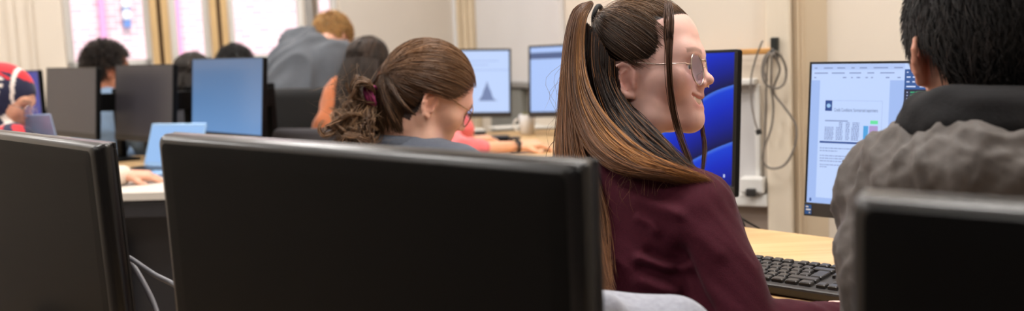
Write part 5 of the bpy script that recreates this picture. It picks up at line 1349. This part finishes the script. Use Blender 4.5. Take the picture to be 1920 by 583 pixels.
v, f, c = strands(c3_, np.full(len(c3_), .0006), vary(V(.075, .036, .017), len(c3_), .35) * (1 - zz) + vary(V(.15, .075, .034), len(c3_), .35) * zz); parts.append((v, f, c))
parts.append(scalp_shell(h3, hc3, np.array(hr3) * .97, lambda x, y, z: hairline3(x + .016, np.abs(y), z) & (z > np.where(x > -.03, .03, -.015)) & ~((np.abs(y) > .04) & (x > -.028) & (z < .04)), None, V(.03, .016, .009)))
np_ = [[h3.w(x) for x in ((-.034 + .014 * (y < -1), y * .066, -.034 + .004 * abs(y)), (-.058, y * .069, -.022), (-.088, y * .052, -.002), (-.108, y * .014 - .008, .022))] for y in (-1.02, -.9, -.7)] + [[h3.w(x) for x in ((-.024 - .05 * (1 - (y / .75) ** 2), y * .072, -.128 + .065 * abs(y)), (-.070 - .018 * (1 - (y / .75) ** 2), y * .070, -.050), (-.106, y * .040, -.008), (-.114, y * .012 - .008, .022))] for y in (-.75, -.4, 0, .4, .75)] + [[h3.w(x) for x in ((-.034, y * .066, -.034), (-.058, y * .069, -.022), (-.088, y * .052, -.002), (-.108, y * .014, .022))] for y in (.8, 1.02)]
q, s = sheet(np_, 3000, 16, depth=.004, jit=.002, wob=.002, dvec=-h3.F, startjit=.10); parts.append(S_(q, .0008, V(.06, .03, .015), .35, V(.13, .07, .035), .2, root=.25))
# rolled loop at the tie and the curls of the bun
tw_ = P(694, 182, 2.06)
def curls(c, rad, n, loop, m_=30, per=16):
    out = []
    for k in range(max(1, n // per)):
        ctr = np.array(c) + rng.normal(size=3) * np.array(rad) * .6; a = unit(rng.normal(size=3)); b_ = unit(np.cross(a, rng.normal(size=3))); r_ = loop * rng.uniform(.6, 1.3)
        t_ = np.linspace(0, rng.uniform(3, 6.5), m_); drift = rng.normal(size=3) * loop * 1.2
        for j in range(per):
            o_ = rng.normal(size=3) * .0022; w_ = 1 + rng.normal() * .10
            out.append(ctr + o_ + np.outer(np.cos(t_), a) * r_ * w_ + np.outer(np.sin(t_), b_) * r_ * w_ + np.outer(np.linspace(-.5, .5, m_), drift))
    return np.array(out)
lp = pxcurves([[(700, 170, 2.04), (690, 150, 2.03), (672, 148, 2.03), (662, 162, 2.04), (668, 180, 2.05), (684, 190, 2.05)], [(702, 176, 2.02), (692, 156, 2.0), (674, 154, 2.0), (666, 166, 2.01), (672, 182, 2.02), (688, 192, 2.03)]])
q, s = sheet(lp, 260, 20, depth=.012, jit=.004, wob=.003); parts.append(S_(q, .0009, V(.13, .07, .036), .3))
tl = pxcurves([[(696, 190, 2.06), (678, 185, 2.06), (655, 205, 2.05), (640, 235, 2.03), (634, 262, 2.0)], [(698, 195, 2.04), (684, 200, 2.03), (668, 225, 2.02), (660, 250, 2.0), (655, 270, 2.0)], [(702, 200, 2.04), (696, 215, 2.02), (690, 240, 2.0), (684, 262, 2.0), (678, 280, 2.0)]])
q, s = sheet(tl, 700, 22, depth=.02, jit=.008, wob=.012); parts.append(S_(q, .0008, V(.11, .058, .03), .35, V(.24, .14, .075), .3))
parts.append(S_(curls(P(655, 234, 2.02), (.030, .026, .024), 1000, .019), .0007, V(.17, .092, .046), .35, V(.30, .18, .10), .35))
parts.append(S_(curls(P(672, 262, 2.0), (.03, .03, .022), 480, .018), .0007, V(.12, .065, .034), .35, V(.26, .15, .08), .3))
parts.append(S_(curls(P(676, 170, 2.03), (.02, .02, .018), 90, .016), .0006, V(.14, .075, .04), .35))
fz = []
for k in range(130):
    a = P(rng.uniform(640, 700), rng.uniform(150, 260), 2.02); fz.append(catmull([a, a + rng.normal(size=3) * .018, a + rng.normal(size=3) * .035], 10))
parts.append(S_(np.array(fz), .0003, V(.2, .12, .065), .3))
hair_obj(t3, parts)
m = M(); 
for o_ in (-.006, 0, .006): m.tube([tw_ + CR * (.005 + o_ + .004 * math.sin(a * 2)) + CF * (-.025 + .022 * math.cos(a)) + CU * .020 * math.sin(a) for a in np.linspace(0, 2 * PI, 22)], .0042, 8, cap=False)
m.out('hair_tie', mat('magenta hair tie', rgb(128, 28, 84), rough=.7, noise_scale=100, noise_amt=.2), t3, True)
# ================================================================== 4. woman in a patterned headscarf
h4 = Head(cam_dir(6, 20), CU - CR * .05, .96, P(-24, 196, 3.18), (-.006, -.0765, .002))
nb4 = P(-34, 290, 3.22); pv4 = V(nb4[0] - .04, nb4[1] - .05, .52)
p4 = Pose(nb4, pv4, V(.75, .5, 0), sh=.165, arms={1: [None, P(110, 345, 3.10), P(248, 331, 3.27)]})
wh4 = onz(262, 344, DESK)
p4.arm[1][2] = V(wh4[0] - .05, wh4[1] - .02, DESK + .035)
cream = mat('cream knit sleeve', rgb(222, 206, 190), rough=.9, sheen=.2, noise_scale=90, noise_amt=.08, bump=.3, bump_scale=250)
t4 = build_person('woman in a navy, red and white patterned headscarf and glasses at a laptop', h4, p4, rgb(214, 160, 134), cream,
    fx=dict(lip=rgb(180, 104, 98), brow=rgb(60, 42, 36)), headres=.004, res=.010, top_name='sweater', hand_kw={1: dict(fine=True, nrm=V(0, -.15, 1), d=V(.9, .35, -.12), curl=.35, s=1.0)})
glasses(t4, h4, rgb(190, 180, 176), lens_r=.024, y0=.034, x0=.112, z0=.020)
eyes(t4, h4)
scarfm = mat('patterned headscarf cloth', (.1, .1, .1, 1), rough=.85, sheen=.2, attr=True, noise_scale=40, noise_amt=.06, bump=.25, bump_scale=400)
fd = Field()
fd.ell(h4.w((-.004, 0, .062)), np.array((.108, .088, .096)) * h4.s, h4.R, .02); fd.ell(h4.w((.012, 0, .010)), np.array((.075, .080, .095)) * h4.s, h4.R, .03)
fd.cone(h4.w((-.02, 0, -.05)), nb4 - p4.S * .02, .082, .095, .04); fd.cone(nb4 - p4.S * .02, nb4 - p4.S * .10 + p4.fw * .05, .11, .12, .05)
for y in (1, -1): fd.cone(nb4, p4.sh[y], .085, .080, .05)
fd.cone(h4.w((.072, 0, -.072)), P(26, 285, 3.12), .046, .085, .03); fd.cone(P(26, 285, 3.12), P(-10, 330, 3.15), .085, .12, .03)
fd.ell(h4.w((.094, 0, .010)), np.array((.050, .052, .070)) * h4.s, h4.R, .012, 's')
v, f = fd.mesh(.006); fo = folds(.005, 30, 81, axis=(0, 0, 1), stretch=2.5); v = v + normals(v, f) * (fo(v) * (h4.loc(v)[:, 2] < .02))[:, None]
q = h4.loc(v); x, y, z = q.T; col = np.tile(V(*rgb(24, 26, 58)[:3]), (len(v), 1)); red, wh, nv = V(*rgb(206, 34, 44)[:3]), V(*rgb(226, 214, 206)[:3]), V(*rgb(20, 22, 50)[:3])
col[z > .128 - .12 * np.abs(x - .02)] = red
col[np.abs(x - .048 + .35 * (z - .09)) < .006] = wh
m_ = (np.abs(z - .115 + .2 * x) < .004) & (x < .03); col[m_] = red
for (cx, cz, r_) in ((.0, .10, .012), (-.022, .104, .010), (.01, .078, .011), (-.02, .080, .012), (-.045, .09, .012), (.012, .052, .010)):   # pale print marks
    m_ = (np.abs(x - cx) < r_) & (np.abs(z - cz - .3 * (x - cx)) < .005); col[m_] = wh
a_ = (x * .6 + z * .8); b2_ = (x * .8 - z * .6)
lowm = z < -.005
st = np.floor((a_ + 1) / .024) % 4; sb2 = np.floor((b2_ + 1) / .05) % 3
col[lowm & (st == 0)] = red; col[lowm & (st == 2) & (sb2 == 0)] = wh; col[lowm & (st == 2) & (sb2 == 1)] = red; col[lowm & (st == 1)] = nv
obj('headscarf', v, f, scarfm, t4, True, colors=col)
# ================================================================== 5. the man with curly dark hair
h5 = Head(cam_dir(42, 0), CU, .98, P(206, 137, 4.6), (-.006, -.0765, .002))
nb5 = P(196, 190, 4.64); pv5 = V(nb5[0] - .05, nb5[1] - .10, .52)
p5 = Pose(nb5, pv5, V(.5, .86, 0), sh=.18)
t5 = build_person('man with thick curly dark hair behind the grey switched-off monitors', h5, p5, rgb(176, 116, 88), mat('light blue denim shirt', rgb(130, 156, 186), rough=.85, noise_scale=120, noise_amt=.12, bump=.25, bump_scale=300),
    fx=dict(brow=rgb(24, 18, 16), lip=rgb(150, 92, 84)), res=.010, headres=.005, topfn=folds(.006, 20, 91))
root5 = lambda x, y, z: ((x < .045) | (z > .10)) & (z > -.03) & ~((np.abs(y) > .05) & (x > -.03) & (z < .035)) & ((x < -.01) | (z > .035))
hc5, hr5 = (-.002, 0, .052), (.100, .083, .100)
s5 = short_strands(h5, hc5, hr5, root5, lambda p: np.stack([.4 + 0 * p[:, 0], .2 * np.sin(p[:, 1] * 90), .3 * np.sin(p[:, 0] * 80)], 1), .036, .026, 2600, m=9, jit=.9, curl=.9)
hair_obj(t5, [S_(s5, .0016, V(.016, .011, .009), .4, V(.05, .035, .026), .2, n=4), scalp_shell(h5, hc5, np.array(hr5) * 1.06, root5, None, V(.011, .008, .007))], hairdull)
m = M(); m.tube([nb5 + p5.S * .006 + p5.fw * .062 * math.cos(a) + p5.r * .066 * math.sin(a) for a in np.linspace(0, 2 * PI, 25)], .013, 8, cap=False); m.out('collar', mat('white collar cotton', rgb(206, 208, 214), rough=.8, noise_scale=60, noise_amt=.06), t5, True)
# ================================================================== 6, 7. two dark heads behind the blue idle screen
def back_row(label, px, py, Y, s, a, longhair, topm, seed, group=None, col=V(.022, .015, .011)):
    h = Head(cam_dir(a, 8), CU, s, P(px, py, Y), (0, 0, .05)); nb = h.w((-.04, 0, -.13)) ; pv = V(nb[0] - .04 * math.cos(math.radians(a)), nb[1] - .10, .52)
    p = Pose(nb, pv, V(math.cos(math.radians(a)), math.sin(math.radians(a)), 0), sh=.165)
    t = build_person(label, h, p, rgb(200, 146, 120), topm, fx=dict(brow=rgb(34, 24, 20), lip=rgb(170, 100, 92)), res=.010, headres=.006, topfn=folds(.006, 20, seed))
    c, r = (.0, 0, .058), (.102, .084, .096)
    parts = []
    if longhair:
        root = lambda x, y, z: (x < np.interp(z, [-.03, .03, .08, .12, .15], [.0, .03, .06, .08, .1])) & (z > -.02)
        q = cap_strands(h, c, r, root, (.02, 0, .156), 1100, m=12, lift=.03)
        parts.append(S_(q, .0016, col, .35)); parts.append(scalp_shell(h, c, r, root, None, col * .7))
        gs = [[h.w((-.01 - .09 * math.cos(b_), .086 * math.sin(b_), .05)), h.w((-.012 - .096 * math.cos(b_), .094 * math.sin(b_), -.04)), h.w((-.012 - .09 * math.cos(b_), .10 * math.sin(b_), -.14)), h.w((-.015 - .085 * math.cos(b_), .095 * math.sin(b_), -.25))] for b_ in np.linspace(-1.5, 1.5, 9)]
        q, s_ = sheet(gs, 1300, 14, depth=.012, jit=.005, dvec=-h.F); parts.append(S_(q, .0016, col, .35))
    else:
        root = lambda x, y, z: ((x < .05) | (z > .105)) & (z > -.02) & ~((np.abs(y) > .05) & (x > -.03) & (z < .035)) & ((x < -.01) | (z > .035))
        q = short_strands(h, c, r, root, lambda p_: np.stack([.6 + 0 * p_[:, 0], 0 * p_[:, 0], -.3 + 0 * p_[:, 0]], 1), .035, .016, 1500, m=6, jit=.4)
        parts += [S_(q, .0015, col, .35), scalp_shell(h, c, r, root, None, col * .7)]
    hair_obj(t, parts, hairdull); return t
back_row('person with dark hair half hidden left of the blue idle monitor', 362, 143, 4.5, 1.0, 70, True, mat('charcoal jersey', rgb(58, 58, 64), rough=.9, noise_scale=80, noise_amt=.1), 101)
back_row('person of whom only black hair shows above the blue idle monitor', 441, 126, 5.15, 1.1, 110, False, mat('grey green shirt', rgb(96, 106, 104), rough=.9, noise_scale=80, noise_amt=.1), 103, col=V(.012, .010, .009))
# ================================================================== 8. the standing man in the grey blue shirt, bent over a desk
h8 = Head(cam_dir(62, 38), CU * .8 + CF * .6, 1.0, P(624, 62, 5.02), (0, 0, .05))
nb8 = P(598, 92, 4.98); pv8 = P(536, 196, 4.86)
p8 = Pose(nb8, pv8, unit(V(.45, .6, 0)), sh=.20, seat=False, drop=.03, arms={1: [P(630, 108, 4.86), P(606, 190, 4.80), V(-.93, 5.15, .80)], -1: [P(560, 82, 5.1), V(-1.3, 5.35, .95), V(-1.0, 5.5, .80)]},
    leg={1: [P(545, 200, 4.80), V(-1.14, 4.92, .47), V(-1.16, 4.84, .09)], -1: [P(520, 200, 4.95), V(-1.30, 5.04, .47), V(-1.32, 4.98, .09)]})
f8 = folds(.026, 20, 111, axis=(.35, .2, 1), stretch=4)
t8 = build_person('blond man in a grey blue shirt standing bent over the far desk', h8, p8, rgb(220, 168, 146), mat('grey blue shirt cotton', rgb(86, 90, 97), rough=.85, sheen=.1, noise_scale=40, noise_amt=.06, bump=.2, bump_scale=200),
    fx=dict(lip=rgb(196, 124, 116), brow=rgb(150, 112, 72)), res=.010, headres=.006, topfn=f8, width=1.1, depth=1.25, top_g=.030, armr=(.062, .052, .04, .028), topk=.09)
root8 = lambda x, y, z: ((x < .055) | (z > .105)) & (z > -.03) & ~((np.abs(y) > .05) & (x > -.03) & (z < .035)) & ((x < -.01) | (z > .035))
q = short_strands(h8, (0, 0, .055), (.103, .086, .100), root8, lambda p_: np.stack([.7 + 0 * p_[:, 0], .2 * np.sign(p_[:, 1]), -.3 + 0 * p_[:, 0]], 1), .045, .018, 2000, m=7, jit=.4)
hair_obj(t8, [S_(q, .0014, V(.42, .22, .075), .3, V(.6, .38, .16), .3), scalp_shell(h8, (0, 0, .055), (.103, .086, .100), root8, None, V(.26, .13, .045))])
# ================================================================== 9. the seated woman in the rust top with long dark hair
h9 = Head(cam_dir(50, 12), CU, .98, P(690, 116, 4.25), (0, 0, .05))
nb9 = P(672, 165, 4.22); pv9 = V(nb9[0] - .06, nb9[1] - .12, .50)
p9 = Pose(nb9, pv9, V(.45, .89, 0), sh=.165, arms={-1: [P(640, 172, 4.22), P(614, 240, 4.12), P(655, 262, 4.35)]})
t9 = build_person('seated woman with long dark hair in a rust brown top beside the bent man', h9, p9, rgb(206, 150, 122), mat('rust brown fleece', rgb(178, 102, 62), rough=.9, sheen=.3, noise_scale=50, noise_amt=.1, bump=.4, bump_scale=120),
    fx=dict(lip=rgb(180, 104, 98), brow=rgb(40, 28, 24)), res=.010, headres=.006, topfn=folds(.010, 22, 121), top_name='fleece', armr=(.058, .052, .04, .027))
c9, r9 = (.0, 0, .058), (.104, .088, .098); col9 = V(.026, .016, .011)
root9 = lambda x, y, z: (x < np.interp(z, [-.03, .03, .08, .12, .15], [.0, .03, .06, .08, .1])) & (z > -.02)
parts = [S_(cap_strands(h9, c9, r9, root9, (.02, 0, .158), 1300, m=12, lift=.03), .0015, col9, .4, V(.07, .042, .028), .2), scalp_shell(h9, c9, r9, root9, None, col9 * .7)]
gs = [[h9.w((-.01 - .09 * math.cos(b_), .09 * math.sin(b_), .05)), h9.w((-.014 - .10 * math.cos(b_), .098 * math.sin(b_), -.04)), h9.w((-.02 - .10 * math.cos(b_), .105 * math.sin(b_), -.14)), h9.w((-.035 - .10 * math.cos(b_), .10 * math.sin(b_), -.27))] for b_ in np.linspace(-1.5, 1.5, 9)]
q, s = sheet(gs, 1600, 14, depth=.012, jit=.006, dvec=-h9.F); parts.append(S_(q, .0015, col9, .4, V(.07, .042, .028), .15)); hair_obj(t9, parts, hairdull)
# ================================================================== 10. the person in the pink top with a watch
wr = onz(970, 274, DESK + .03)
h10 = Head(cam_dir(30, 20), CU, .96, P(792, 148, 3.95), (0, 0, .05))
nb10 = P(775, 208, 3.95); pv10 = V(nb10[0] - .10, nb10[1] - .08, .50)
el10 = onz(846, 286, DESK + .045)
p10 = Pose(nb10, pv10, V(.8, .55, 0), sh=.165, arms={1: [P(812, 222, 3.82), el10, wr], -1: [P(806, 205, 4.1), V(-.22, 4.02, .84), onz(884, 262, DESK + .035)]})
pink = mat('coral pink jersey', rgb(226, 110, 112), rough=.9, sheen=.2, noise_scale=50, noise_amt=.08, bump=.3, bump_scale=160)
t10 = build_person('person in a coral pink top typing with a black watch on the wrist', h10, p10, rgb(226, 172, 140), pink,
    fx=dict(lip=rgb(190, 110, 104), brow=rgb(50, 36, 30)), res=.009, headres=.006, topfn=folds(.007, 26, 131), sleeve=.40, top_name='top', armr=(.056, .050, .040, .027), handres=.0035,
    hand_kw={1: dict(fine=True, nrm=V(-.1, -.2, 1), d=V(.95, .30, .02), curl=.45, s=1.0), -1: dict(fine=False, nrm=V(0, -.1, 1), d=V(.9, .4, 0), curl=.4)})
root10 = root9
parts = [S_(cap_strands(h10, c9, r9, root10, (-.10, 0, .06), 900, m=12, lift=.03), .0015, V(.04, .022, .014), .4), scalp_shell(h10, c9, r9, root10, None, V(.02, .012, .008))]; hair_obj(t10, parts, hairdull)
wd_ = unit(wr - el10); wc = wr - wd_ * .018; wa = unit(np.cross(Z_, wd_)); wu = np.cross(wd_, wa)
m = M()
rr = [[wc + wd_ * o + wa * (r_ * math.cos(a)) + wu * (r_ * .92 * math.sin(a)) for a in np.linspace(0, 2 * PI, 25)[:-1]] for o, r_ in ((-.011, .031), (-.011, .0335), (.011, .0335), (.011, .031))]
m.rings([np.array(x) for x in rr], False, False); wt = m.out('watch', mat('black watch strap', rgb(34, 34, 38), rough=.5, noise_scale=60, noise_amt=.1), t10, True)
m = M(); m.box(wc + wu * .034 - wa * .006, wd_, wa, wu, .036, .032, .010, .004); m.out('watch_case', mat('dark watch glass', rgb(52, 56, 66), rough=.15, noise_scale=30, noise_amt=.05), wt)
# ================================================================== chairs of the far rows
q = P(553, 200, 4.45)
fc = office_chair('large black office chair standing empty in front of the bent man', (q[0] + .12, q[1] + .25), V(.4, .9, 0), back_h=float(P(553, 166, 4.42)[2]), back_w=.46, back_t=.09, back_lo=.62)
q = P(590, 242, 4.0)
office_chair('low dark grey office chair under the woman in the rust top', (pv9[0] + .0, pv9[1] + .02), V(.45, .89, 0), back_h=float(P(590, 240, 3.9)[2]), back_w=.44, m_=mat('dark grey chair fabric', rgb(58, 55, 58), rough=.9, noise_scale=200, noise_amt=.15, bump=.3, bump_scale=400), back_lo=.55)
TL, TR = P(566, 122, 5.42), P(706, 116, 5.30)
monitor('lit monitor with a lilac blue screen between the bent man and the dark-haired woman', TL, TR, .30, screen=E('screen lilac blue', 176, 190, 250, 1.0), chin=.02, bez=.006, stand_back=.07)
d_ = (TL + TR) / 2
desk([np.array(p) for p in ((d_[0] - .35, d_[1] - .14), (d_[0] + .40, d_[1] - .18), (d_[0] + .40, d_[1] + .25), (d_[0] - .35, d_[1] + .28))], 'far birch desk in front of the bent man under the lilac blue monitor')
